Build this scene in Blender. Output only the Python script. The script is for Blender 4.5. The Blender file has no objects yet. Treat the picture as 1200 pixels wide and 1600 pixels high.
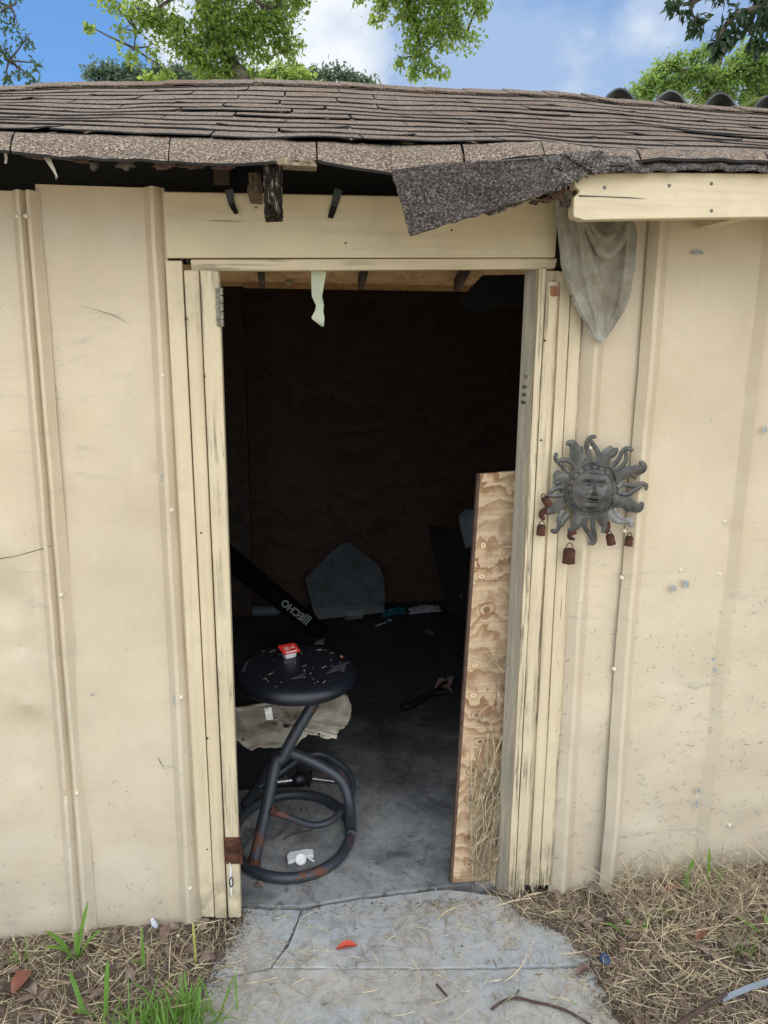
import bpy, math, random
import numpy as np
from mathutils import Vector, Matrix, noise as mn
random.seed(7); rng = np.random.default_rng(7)
R = math.radians
S = bpy.context.scene
COL = S.collection

# ------------------------------------------------------------------ camera
FPX = 1200.0                                     # focal length in photo pixels (1200x1600)
CAM_Y = -2.0
_D = np.array([-50.0, 5160.0, 1200.0]); _D /= np.linalg.norm(_D)
_X = np.array([9900.0, 0, 1200.0]); _X[1] = -(_X[0]*_D[0] + _X[2]*_D[2]) / _D[1]; _X /= np.linalg.norm(_X)
_Z = -_D; _Y = np.cross(_Z, _X)                  # world axes seen in camera coords (x right, y down, z forward)
_M = np.array([_X, _Y, _Z])                      # rows: world axes
def ray(px, py): return _M @ np.array([(px-600)/FPX, (py-800)/FPX, 1.0])
_r0 = ray(583, 1412); CAM_H = -_r0[2] * (-CAM_Y) / _r0[1]
CAM = np.array([0.0, CAM_Y, CAM_H])
def P(px, py, Y):                                # point seen at that pixel on the plane y = Y
    r = ray(px, py); t = (Y - CAM[1]) / r[1]; p = CAM + r*t; return Vector(p)
def F(px, py, Z=0.0):                            # point seen at that pixel on the plane z = Z
    r = ray(px, py); t = (Z - CAM[2]) / r[2]; return Vector(CAM + r*t)
cd = bpy.data.cameras.new('camera'); co = bpy.data.objects.new('camera', cd); COL.objects.link(co)
bx, by, bz = _M[:, 0], -_M[:, 1], -_M[:, 2]
m4 = Matrix(((bx[0], by[0], bz[0], CAM[0]), (bx[1], by[1], bz[1], CAM[1]), (bx[2], by[2], bz[2], CAM[2]), (0, 0, 0, 1)))
co.matrix_world = m4
cd.sensor_fit = 'VERTICAL'; cd.sensor_height = 24; cd.lens = 24*FPX/1600; cd.clip_start = .02; cd.clip_end = 400
S.camera = co

# ------------------------------------------------------------------ light
SUN_EL, SUN_AZ = R(64), R(-18)
w = bpy.data.worlds.new('World'); S.world = w; w.use_nodes = True
nt = w.node_tree; nt.nodes.clear()
def wn(t, **k):
    n = nt.nodes.new(t)
    for a, b in k.items(): setattr(n, a, b)
    return n
def wl(a, b): nt.links.new(a, b)
sky = wn('ShaderNodeTexSky', sky_type='NISHITA', sun_disc=False, sun_elevation=SUN_EL, sun_rotation=SUN_AZ, air_density=1.0, dust_density=.6, ozone_density=2.0)
skm = wn('ShaderNodeVectorMath', operation='MULTIPLY'); wl(sky.outputs[0], skm.inputs[0]); skm.inputs[1].default_value = (.55, .85, 1.15)
tc = wn('ShaderNodeTexCoord')
mp = wn('ShaderNodeMapping'); mp.inputs['Scale'].default_value = (1.0, 1.0, 1.5); mp.inputs['Location'].default_value = (.35, .1, .2)
wl(tc.outputs['Generated'], mp.inputs[0])
n1 = wn('ShaderNodeTexNoise'); n1.inputs['Scale'].default_value = 3.2; n1.inputs['Detail'].default_value = 7; n1.inputs['Roughness'].default_value = .52
wl(mp.outputs[0], n1.inputs['Vector'])
n2 = wn('ShaderNodeTexNoise'); n2.inputs['Scale'].default_value = 5.0; n2.inputs['Detail'].default_value = 8; n2.inputs['Roughness'].default_value = .55
wl(mp.outputs[0], n2.inputs['Vector'])
def dirmask(px, py, rad_in, rad_out):            # soft patch of sky round a direction
    d = ray(px, py); d = d/np.linalg.norm(d)
    dot = wn('ShaderNodeVectorMath', operation='DOT_PRODUCT'); dot.inputs[1].default_value = d
    nrm = wn('ShaderNodeVectorMath', operation='NORMALIZE'); wl(tc.outputs['Generated'], nrm.inputs[0]); wl(nrm.outputs[0], dot.inputs[0])
    mr = wn('ShaderNodeMapRange', interpolation_type='SMOOTHSTEP')
    mr.inputs['From Min'].default_value = math.cos(R(rad_out)); mr.inputs['From Max'].default_value = math.cos(R(rad_in))
    wl(dot.outputs['Value'], mr.inputs['Value']); return mr.outputs[0]
def wmath(op, a, b, clamp=False):
    n = wn('ShaderNodeMath', operation=op, use_clamp=clamp)
    for i, v in enumerate((a, b)):
        if isinstance(v, (int, float)): n.inputs[i].default_value = v
        else: wl(v, n.inputs[i])
    return n.outputs[0]
cov = wmath('ADD', n1.outputs[0], 0.14)
cov = wmath('SUBTRACT', cov, wmath('MULTIPLY', dirmask(90, 95, 0, 7.5), .42))
mr = wn('ShaderNodeMapRange', interpolation_type='SMOOTHSTEP'); mr.inputs['From Min'].default_value = .40; mr.inputs['From Max'].default_value = .60; wl(cov, mr.inputs['Value'])
whit = wmath('ADD', n2.outputs[0], wmath('MULTIPLY', dirmask(500, 60, 2, 7), .26))
whit = wmath('ADD', whit, wmath('MULTIPLY', dirmask(190, 20, 1, 5), .16)); whit = wmath('ADD', whit, wmath('MULTIPLY', dirmask(1100, 40, 1, 6), .14))
whit = wmath('SUBTRACT', whit, wmath('MULTIPLY', dirmask(880, 60, 4, 13), .16))
rp = wn('ShaderNodeValToRGB'); wl(whit, rp.inputs[0])
e = rp.color_ramp.elements; e[0].position = .46; e[0].color = (3.7, 5.15, 7.6, 1); e[1].position = .74; e[1].color = (8.8, 9.2, 9.6, 1)
mx = wn('ShaderNodeMix', data_type='RGBA'); wl(mr.outputs[0], mx.inputs['Factor']); wl(skm.outputs[0], mx.inputs['A']); wl(rp.outputs[0], mx.inputs['B'])
# unseen sky behind the camera, brightened and warmed as added fill for the wall
sep = wn('ShaderNodeSeparateXYZ'); wl(tc.outputs['Generated'], sep.inputs[0])
bk = wn('ShaderNodeMapRange', interpolation_type='SMOOTHSTEP'); bk.inputs['From Min'].default_value = .1; bk.inputs['From Max'].default_value = -.8
bk.inputs['To Min'].default_value = 1.0; bk.inputs['To Max'].default_value = 1.0; bk.inputs['To Min'].default_value = 0.0; wl(sep.outputs['Y'], bk.inputs['Value'])
lit = wn('ShaderNodeMix', data_type='RGBA', blend_type='MIX'); pass; lit.inputs['A'].default_value = (1, 1, 1, 1); lit.inputs['B'].default_value = (5.7, 4.75, 3.75, 1)
hz = wn('ShaderNodeMapRange', interpolation_type='SMOOTHSTEP'); hz.inputs['From Min'].default_value = .0; hz.inputs['From Max'].default_value = .5; hz.inputs['To Min'].default_value = .45; wl(sep.outputs['Z'], hz.inputs['Value'])
wl(wmath('MULTIPLY', bk.outputs[0], hz.outputs[0]), lit.inputs['Factor'])
sc = wn('ShaderNodeVectorMath', operation='MULTIPLY'); wl(mx.outputs['Result'], sc.inputs[0]); wl(lit.outputs['Result'], sc.inputs[1])
bg = wn('ShaderNodeBackground'); bg.inputs['Strength'].default_value = .10; wl(sc.outputs[0], bg.inputs[0])
wo = wn('ShaderNodeOutputWorld'); wl(bg.outputs[0], wo.inputs[0])
sl = bpy.data.lights.new('sun', 'SUN'); sl.energy = 3.2; sl.angle = R(1.5); sl.color = (1, .95, .86)
so = bpy.data.objects.new('sun', sl); COL.objects.link(so)
sv = Vector((math.sin(SUN_AZ)*math.cos(SUN_EL), math.cos(SUN_AZ)*math.cos(SUN_EL), math.sin(SUN_EL)))
so.rotation_euler = sv.to_track_quat('Z', 'Y').to_euler(); so.location = (0, 4, 9)
S.view_settings.view_transform = 'Standard'; S.view_settings.look = 'None'; S.view_settings.exposure = 0.08; S.view_settings.gamma = 1
S.render.engine = 'CYCLES'

# ------------------------------------------------------------------ object helpers
def link(o): COL.objects.link(o); return o
def thing(name, label, cat, loc=(0, 0, 0), group=None):
    o = link(bpy.data.objects.new(name, None)); o.location = loc; o.empty_display_size = .05
    o['label'] = label; o['category'] = cat
    if group: o['group'] = group
    return o
def tag(o, label=None, cat=None, group=None, kind=None):
    if label: o['label'] = label
    if cat: o['category'] = cat
    if group: o['group'] = group
    if kind: o['kind'] = kind
    return o
def root_loc(p):
    v = Vector((0, 0, 0))
    while p is not None: v += p.location; p = p.parent
    return v
class MB:
    def __init__(s): s.v = []; s.f = []; s.mi = []; s.m = 0
    def add(s, vs, fs):
        b = len(s.v); s.v += [tuple(v) for v in vs]; s.f += [tuple(i+b for i in f) for f in fs]; s.mi += [s.m]*len(fs)
    def box(s, a, b):
        x0, y0, z0 = a; x1, y1, z1 = b
        s.hex([(x0,y0,z0),(x1,y0,z0),(x1,y1,z0),(x0,y1,z0),(x0,y0,z1),(x1,y0,z1),(x1,y1,z1),(x0,y1,z1)])
    def hex(s, c): s.add(c, [(3,2,1,0),(4,5,6,7),(0,1,5,4),(1,2,6,5),(2,3,7,6),(3,0,4,7)])
    def grid(s, pts, closed_u=False):                     # pts[i][j]
        n, m = len(pts), len(pts[0]); fs = []
        for i in range(n-1):
            for j in range(m-1 if not closed_u else m):
                k = (j+1) % m; fs.append((i*m+j, i*m+k, (i+1)*m+k, (i+1)*m+j))
        s.add([p for r in pts for p in r], fs)
    def sheet(s, pts, th, side=None):                                # grid given thickness along its normals
        A = np.array([[list(p) for p in r] for r in pts], float)
        du = np.gradient(A, axis=1); dv = np.gradient(A, axis=0); N = np.cross(du, dv)
        N /= np.maximum(np.linalg.norm(N, axis=2, keepdims=True), 1e-9)
        B = A - N*th; n, m = A.shape[:2]; b = len(s.v)
        s.v += [tuple(p) for p in A.reshape(-1, 3)] + [tuple(p) for p in B.reshape(-1, 3)]; o = n*m; fs = []
        for i in range(n-1):
            for j in range(m-1):
                q = (i*m+j, i*m+j+1, (i+1)*m+j+1, (i+1)*m+j); fs.append(q); fs.append(tuple(x+o for x in q[::-1]))
        ring = [j for j in range(m)] + [i*m+m-1 for i in range(1, n)] + [(n-1)*m+j for j in range(m-2, -1, -1)] + [i*m for i in range(n-2, 0, -1)]
        for k in range(len(ring)):
            a, c = ring[k], ring[(k+1) % len(ring)]; fs.append((c, a, a+o, c+o))
        s.f += [tuple(x+b for x in f) for f in fs]; nt_ = (n-1)*(m-1)*2
        s.mi += [s.m if (side is None or (k < nt_ and k % 2 == 0)) else side for k in range(len(fs))]
    def prism(s, poly, vec):                              # polygon extruded along vec
        n = len(poly); q = [Vector(p)+Vector(vec) for p in poly]
        s.add(list(poly)+q, [tuple(range(n)), tuple(range(2*n-1, n-1, -1))] + [((i+1) % n, i, i+n, (i+1) % n+n) for i in range(n)])
    def tube(s, path, rad, seg=10, caps=True, closed=False, flat=1.0):
        path = [Vector(p) for p in path]; n = len(path); rr = rad if isinstance(rad, (list, tuple)) else [rad]*n
        nrm = None; rings = []
        for i in range(n):
            a = path[(i-1) % n] if (closed or i > 0) else path[i]; b = path[(i+1) % n] if (closed or i < n-1) else path[i]
            t = (b-a).normalized()
            if nrm is None: nrm = t.orthogonal().normalized()
            nrm = (nrm - t*nrm.dot(t)).normalized(); bn = t.cross(nrm)
            rings.append([path[i] + (nrm*math.cos(2*math.pi*k/seg) + bn*math.sin(2*math.pi*k/seg)*flat)*rr[i] for k in range(seg)])
        if closed: rings.append(rings[0])
        s.grid(rings, True)
        if caps and not closed:
            s.add(rings[0], [tuple(range(seg-1, -1, -1))]); s.add(rings[-1], [tuple(range(seg))])
    def lathe(s, prof, c, axis=(0, 0, 1), seg=32):        # prof: (r, h)
        ax = Vector(axis).normalized(); u = ax.orthogonal().normalized(); v = ax.cross(u); c = Vector(c)
        s.grid([[c + ax*h + (u*math.cos(2*math.pi*k/seg)+v*math.sin(2*math.pi*k/seg))*r for k in range(seg)] for r, h in prof], True)
    def ribbon(s, path, wid, side=None, bulge=0.0):
        path = [Vector(p) for p in path]; n = len(path); rows = []
        for i in range(n):
            t = (path[min(i+1, n-1)] - path[max(i-1, 0)])
            if t.length < 1e-9: t = Vector((0, 0, 1))
            t.normalize(); sd = side if side is not None else t.orthogonal()
            sd = (Vector(sd) - t*Vector(sd).dot(t)); sd = sd.normalized() if sd.length > 1e-6 else t.orthogonal().normalized()
            ww = wid[i] if isinstance(wid, (list, tuple)) else wid
            rows.append([path[i]-sd*ww/2, path[i]+sd*ww/2])
        s.grid(rows)
    def build(s, name, mats, parent=None, smooth=False, bevel=0.0, sharp=50):
        me = bpy.data.meshes.new(name); off = root_loc(parent) if parent is not None else Vector((0, 0, 0))
        vs = np.array(s.v, float) - np.array(off); me.from_pydata(vs.tolist(), [], s.f)
        if not isinstance(mats, (list, tuple)): mats = [mats]
        for m in mats: me.materials.append(m)
        if len(mats) > 1: me.polygons.foreach_set('material_index', s.mi)
        if smooth: me.polygons.foreach_set('use_smooth', [True]*len(me.polygons))
        me.update()
        if smooth: me.set_sharp_from_angle(angle=R(sharp))
        o = link(bpy.data.objects.new(name, me))
        if parent is not None: o.parent = parent
        if bevel > 0:
            b = o.modifiers.new('bevel', 'BEVEL'); b.width = bevel; b.segments = 2; b.limit_method = 'ANGLE'; b.angle_limit = R(40)
        return o
def smooth_path(pts, n=6, closed=False):
    pts = [Vector(p) for p in pts]; out = []; m = len(pts)
    rngi = range(m) if closed else range(m-1)
    for i in rngi:
        g = (lambda k: pts[k % m]) if closed else (lambda k: pts[max(0, min(m-1, k))])
        p0, p1, p2, p3 = g(i-1), g(i), g(i+1), g(i+2)
        for k in range(n):
            t = k/n
            out.append(.5*((2*p1) + (-p0+p2)*t + (2*p0-5*p1+4*p2-p3)*t*t + (-p0+3*p1-3*p2+p3)*t**3))
    if not closed: out.append(pts[-1])
    return out
def lerpl(a, b, t): return a + (b-a)*t
def fbm(x, y, z=0.0, o=3):
    return mn.fractal(Vector((x, y, z)), 1.0, 2.0, o)

# ------------------------------------------------------------------ material helpers
class NT:
    def __init__(s, name):
        s.m = bpy.data.materials.new(name); s.m.use_nodes = True; s.t = s.m.node_tree; s.t.nodes.clear()
        s.out = s.n('ShaderNodeOutputMaterial'); s.tc = s.n('ShaderNodeTexCoord')
    def n(s, t, **k):
        q = s.t.nodes.new(t)
        for a, b in k.items(): setattr(q, a, b)
        return q
    def set(s, sock, v):
        if isinstance(v, bpy.types.NodeSocket): s.t.links.new(v, sock)
        elif isinstance(v, (tuple, list)) and sock.type == 'RGBA' and len(v) == 3: sock.default_value = (*v, 1)
        else: sock.default_value = v
    def co(s, scale=(1, 1, 1), rot=(0, 0, 0), loc=(0, 0, 0), kind='Object'):
        q = s.n('ShaderNodeMapping'); q.inputs['Scale'].default_value = scale; q.inputs['Rotation'].default_value = rot; q.inputs['Location'].default_value = loc
        s.t.links.new(s.tc.outputs[kind], q.inputs[0]); return q.outputs[0]
    def noise(s, vec, scale, detail=4, rough=.5, dist=0.0, col=False):
        q = s.n('ShaderNodeTexNoise'); s.set(q.inputs['Vector'], vec); q.inputs['Scale'].default_value = scale
        q.inputs['Detail'].default_value = detail; q.inputs['Roughness'].default_value = rough; q.inputs['Distortion'].default_value = dist
        return q.outputs[1 if col else 0]
    def vor(s, vec, scale, feature='F1', rnd=1.0, out='Distance'):
        q = s.n('ShaderNodeTexVoronoi', feature=feature); s.set(q.inputs['Vector'], vec); q.inputs['Scale'].default_value = scale; q.inputs['Randomness'].default_value = rnd
        return q.outputs[out]
    def ramp(s, f, stops):
        q = s.n('ShaderNodeValToRGB'); s.set(q.inputs[0], f); e = q.color_ramp.elements
        while len(e) < len(stops): e.new(.5)
        for i, (p, c) in enumerate(stops):
            e[i].position = p; e[i].color = (*c, 1) if isinstance(c, (tuple, list)) else (c, c, c, 1)
        return q.outputs[0]
    def map(s, f, a, b, c=0., d=1.):
        q = s.n('ShaderNodeMapRange'); s.set(q.inputs['Value'], f)
        for k, v in (('From Min', a), ('From Max', b), ('To Min', c), ('To Max', d)): q.inputs[k].default_value = v
        return q.outputs[0]
    def mix(s, f, a, b, mode='MIX'):
        q = s.n('ShaderNodeMix', data_type='RGBA', blend_type=mode); s.set(q.inputs['Factor'], f); s.set(q.inputs['A'], a); s.set(q.inputs['B'], b); return q.outputs['Result']
    def math(s, op, a, b=0.0, clamp=False):
        q = s.n('ShaderNodeMath', operation=op, use_clamp=clamp); s.set(q.inputs[0], a); s.set(q.inputs[1], b); return q.outputs[0]
    def sep(s, kind='Object'):
        q = s.n('ShaderNodeSeparateXYZ'); s.t.links.new(s.tc.outputs[kind], q.inputs[0]); return q.outputs
    def bump(s, h, strength=.3, dist=.01, nrm=None):
        q = s.n('ShaderNodeBump'); s.set(q.inputs['Height'], h); q.inputs['Strength'].default_value = strength; q.inputs['Distance'].default_value = dist
        if nrm is not None: s.set(q.inputs['Normal'], nrm)
        return q.outputs[0]
    def done(s, col, rough=.6, metal=0., nrm=None, spec=.5, trans=None, alpha=None, transmission=0.):
        b = s.n('ShaderNodeBsdfPrincipled'); s.set(b.inputs['Base Color'], col); s.set(b.inputs['Roughness'], rough); s.set(b.inputs['Metallic'], metal)
        s.set(b.inputs['Specular IOR Level'], spec)
        if transmission: b.inputs['Transmission Weight'].default_value = transmission
        if nrm is not None: s.set(b.inputs['Normal'], nrm)
        o = b.outputs[0]
        if trans:
            t = s.n('ShaderNodeBsdfTranslucent'); s.set(t.inputs[0], trans[1]); x = s.n('ShaderNodeMixShader'); x.inputs[0].default_value = trans[0]
            s.t.links.new(o, x.inputs[1]); s.t.links.new(t.outputs[0], x.inputs[2]); o = x.outputs[0]
        s.t.links.new(o, s.out.inputs[0]); return s.m
def simple(name, c, rough=.6, metal=0., var=.25, scale=30, bump=.15, spec=.5, c2=None):
    t = NT(name); v = t.co(); n = t.noise(v, scale, 5, .6)
    c2 = c2 or tuple(x*(1-var) for x in c)
    return t.done(t.ramp(n, [(.35, c2), (.65, c)]), rough, metal, t.bump(n, bump, .004), spec)

CREAM = (.66, .545, .345)
def m_cream_metal():
    t = NT('cream_painted_metal'); v = t.co(); x, y, z = t.sep()
    big = t.noise(v, 1.7, 3, .5); mid = t.noise(t.co((5, 5, 1.2)), 1.8, 5, .6)
    c = t.mix(t.map(big, .35, .7), (.60, .49, .335), (.52, .42, .285))
    c = t.mix(t.map(mid, .45, .75, 0, .45), c, (.50, .41, .28)); c = t.mix(t.math('MULTIPLY', t.map(z, 1.3, .3), t.map(t.noise(t.co(loc=(3, 3, 3)), 4, 5, .65), .2, .8), True), c, (.60, .535, .42))
    streak = t.noise(t.co((22, 22, .8)), 2.0, 4, .6); c = t.mix(t.map(streak, .6, .8, 0, .16), c, (.44, .36, .26)); c = t.mix(t.map(t.noise(t.co((1, 1, .6)), 2.4, 4, .6, .8), .45, .62, 0, .35), c, (.50, .41, .285)); c = t.mix(t.map(t.noise(v, 13, 6, .75), .5, .7, 0, .22), c, (.70, .60, .45)); c = t.mix(t.map(t.noise(t.co(loc=(2, 2, 2)), 30, 5, .75), .55, .7, 0, .2), c, (.40, .33, .24))
    # splash dirt and dust low on the wall
    low = t.math('MULTIPLY', t.map(z, .32, .0), t.map(t.noise(v, 9, 5, .65), .3, .75), True); c = t.mix(t.math('MULTIPLY', low, .55), c, (.36, .31, .25))
    gr = t.map(t.noise(v, 210, 2, .5), .68, .76, 0, .55); c = t.mix(gr, c, (.25, .19, .12))
    sp = t.map(t.vor(v, 42), .06, .035); msk = t.map(t.noise(v, 7, 2), .45, .55); c = t.mix(t.math('MULTIPLY', sp, msk), c, (.16, .11, .07)); sm = t.math('MULTIPLY', t.map(t.noise(t.co((6, 6, 30), (0, .12, 0)), 1.2, 5, .75, .8), .55, .68), t.map(t.noise(v, 2.7, 2), .50, .60)); c = t.mix(t.math('MULTIPLY', sm, .55), c, (.33, .31, .27))
    ch = t.math('MULTIPLY', t.map(t.noise(v, 46, 3, .7, .6), .70, .725), t.map(t.noise(v, 1.9, 2), .52, .62)); c = t.mix(ch, c, (.30, .34, .34))
    scr = t.math('MULTIPLY', t.map(t.noise(t.co((9, 9, 160), (0, .5, 0)), 1.5, 2, .4), .745, .77, 0, .7), t.map(t.noise(v, 3.1, 2), .55, .65)); c = t.mix(scr, c, (.38, .32, .24))
    h = t.math('ADD', t.math('MULTIPLY', t.noise(v, 3.2, 2, .4), 1.0), t.math('MULTIPLY', t.noise(v, 150, 3), .012))
    return t.done(c, t.map(mid, .3, .7, .34, .52), 0, t.bump(h, .9, .035), .5)
def m_cream_wood(name, axis='z', wear=.5, grey=.35):
    t = NT(name); sx = {'z': (60, 60, 2.2), 'x': (2.2, 60, 60)}[axis]; v = t.co(); g = t.noise(t.co(sx), 1.0, 6, .62, .3)
    big = t.noise(v, 3, 4, .6); c = t.mix(t.map(big, .3, .7), (.64, .54, .36), (.56, .46, .30))
    c = t.mix(t.map(g, .48, .75, 0, .5), c, (.38, .30, .20)); c = t.mix(t.map(t.noise(v, 11, 5, .75), .52, .72, 0, .35), c, (.40, .33, .23))
    pe = t.noise(t.co(tuple(q*1.1 for q in sx)), 1.3, 9, .78, .3); msk = t.map(t.noise(v, 4.2, 4, .6), .72-.35*wear, .95-.35*wear)
    peel = t.math('MULTIPLY', t.map(pe, .52, .58), msk, True); wood = t.mix(g, (.30, .235, .165), (.16, .12, .085)); c = t.mix(peel, c, wood)
    x, y, z = t.sep()
    if axis == 'z':
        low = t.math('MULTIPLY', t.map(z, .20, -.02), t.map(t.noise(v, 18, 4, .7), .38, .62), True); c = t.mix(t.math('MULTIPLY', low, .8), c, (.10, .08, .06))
    crk = t.map(t.noise(t.co(tuple(q*.8 for q in sx)), 2.2, 2, .4), .755, .785, 0, .8); c = t.mix(crk, c, (.09, .06, .04))
    sp = t.math('MULTIPLY', t.map(t.vor(v, 34), .05, .03), t.map(t.noise(v, 8, 2), .52, .6)); c = t.mix(sp, c, (.13, .09, .05))
    h = t.math('SUBTRACT', t.math('MULTIPLY', g, .5), t.math('MULTIPLY', peel, .4)); h = t.math('SUBTRACT', h, crk)
    return t.done(c, .62, 0, t.bump(h, .5, .004), .3)
def m_worn_jamb():
    t = NT('weathered_jamb_wood'); v = t.co(); g = t.noise(t.co((70, 70, 2)), 1, 7, .65, .2)
    c = t.ramp(g, [(.3, (.30, .26, .20)), (.5, (.36, .315, .245)), (.75, (.42, .365, .28))])
    pt = t.map(t.noise(t.co((20, 20, 3)), 1.6, 5, .7), .50, .60); c = t.mix(t.math('MULTIPLY', pt, .7), c, (.52, .44, .30))
    c = t.mix(t.map(t.noise(v, 14, 4), .68, .74), c, (.25, .13, .06))
    return t.done(c, .75, 0, t.bump(g, .5, .004), .2)
def m_shingle(name, base1, base2, spk, thr=.62):
    t = NT(name); v = t.co(); big = t.noise(v, 3.3, 5, .6); c = t.mix(t.map(big, .35, .68), base1, base2)
    c = t.mix(t.map(t.noise(v, 11, 4, .7), .5, .72, 0, .7), c, (.024, .02, .018))
    g = t.noise(v, 480, 2, .6); cell = t.vor(v, 620, out='Color'); sp = t.n('ShaderNodeSeparateColor'); t.set(sp.inputs[0], cell)
    c = t.mix(t.map(sp.outputs[0], thr, thr+.12), c, spk); c = t.mix(t.map(sp.outputs[1], .72, .8, 0, .8), c, (.012, .011, .012))
    lg = t.noise(v, 70, 3, .7); c = t.mix(t.map(lg, .58, .74, 0, .25), c, spk); c = t.mix(t.map(t.noise(v, 24, 4, .7), .55, .72, 0, .45), c, tuple(x*.4 for x in base1))
    mid = t.noise(t.co(loc=(3, 1, 2)), 170, 3, .75); c = t.mix(t.map(mid, .46, .60, 0, .85), c, tuple(x*.28 for x in base1)); c = t.mix(t.map(t.noise(t.co(loc=(8, 1, 2)), 150, 3, .8), .55, .64, 0, .85), c, spk)
    c = t.mix(t.map(t.noise(t.co(loc=(5, 5, 2)), 2.1, 5, .65), .5, .68, 0, .5), c, (base1[0]*1.05, base1[1]*.82, base1[2]*.68))
    h = t.math('ADD', t.math('ADD', g, t.math('MULTIPLY', mid, -1.0)), t.math('MULTIPLY', sp.outputs[0], .6))
    return t.done(c, .82, 0, t.bump(h, .8, .004), .22)
def m_concrete(name, c1, c2, blue=None, dark=None):
    t = NT(name); v = t.co(); b = t.noise(v, 2.6, 6, .62, .3); c = t.mix(t.map(b, .35, .66), c1, c2)
    if blue:
        m = t.map(t.noise(t.co(loc=(3.1, 1.7, 0)), 4.5, 6, .68, .4), .44, .58); c = t.mix(m, c, blue)
    c = t.mix(t.map(t.noise(v, 26, 6, .75), .46, .70, 0, .6), c, tuple(x*.5 for x in c1)); c = t.mix(t.map(t.noise(t.co(loc=(1, 2, 3)), 8, 6, .75, .5), .52, .66, 0, .5), c, tuple(x*.55 for x in c1)); c = t.mix(t.map(t.noise(t.co(loc=(7, 2, 3)), 110, 4, .7), .56, .70, 0, .35), c, tuple(min(1, x*1.2) for x in c2))
    c = t.mix(t.map(t.noise(v, 240, 2, .6), .62, .72, 0, .55), c, tuple(x*.35 for x in c1)); c = t.mix(t.map(t.noise(t.co(loc=(5, 5, 5)), 260, 2, .6), .65, .74, 0, .45), c, tuple(min(1, x*1.6) for x in c2))
    if dark:                                                         # dark mottling, turning near black towards the back of the floor
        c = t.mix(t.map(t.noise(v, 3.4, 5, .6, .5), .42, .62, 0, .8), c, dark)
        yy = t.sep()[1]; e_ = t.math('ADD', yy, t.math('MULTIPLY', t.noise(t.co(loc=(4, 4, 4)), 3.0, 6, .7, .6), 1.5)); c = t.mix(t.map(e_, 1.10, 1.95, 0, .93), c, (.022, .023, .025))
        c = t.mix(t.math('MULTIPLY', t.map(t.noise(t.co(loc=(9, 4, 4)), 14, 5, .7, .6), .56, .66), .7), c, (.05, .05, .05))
    h = t.math('ADD', t.math('MULTIPLY', t.noise(v, 12, 5), .6), t.math('MULTIPLY', t.noise(v, 170, 3, .7), .18))
    return t.done(c, .9, 0, t.bump(h, .35, .004), .2)
def m_leaf(name, c1, c2, tr, k=.45, rough=.45):
    t = NT(name); v = t.co(); r = t.noise(v, 2.2, 3); r2 = t.noise(v, 30, 2)
    c = t.mix(t.map(t.math('ADD', t.math('MULTIPLY', r, .6), t.math('MULTIPLY', r2, .4)), .36, .64), c1, c2)
    return t.done(c, rough, 0, None, .4, trans=(k, tr))
def m_straw(name, a, b, c3):
    t = NT(name); oi = t.noise(t.co(), 60, 2, .7); c = t.ramp(oi, [(.3, a), (.5, b), (.7, c3)])
    return t.done(c, .6, 0, None, .3, trans=(.15, b))
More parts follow.
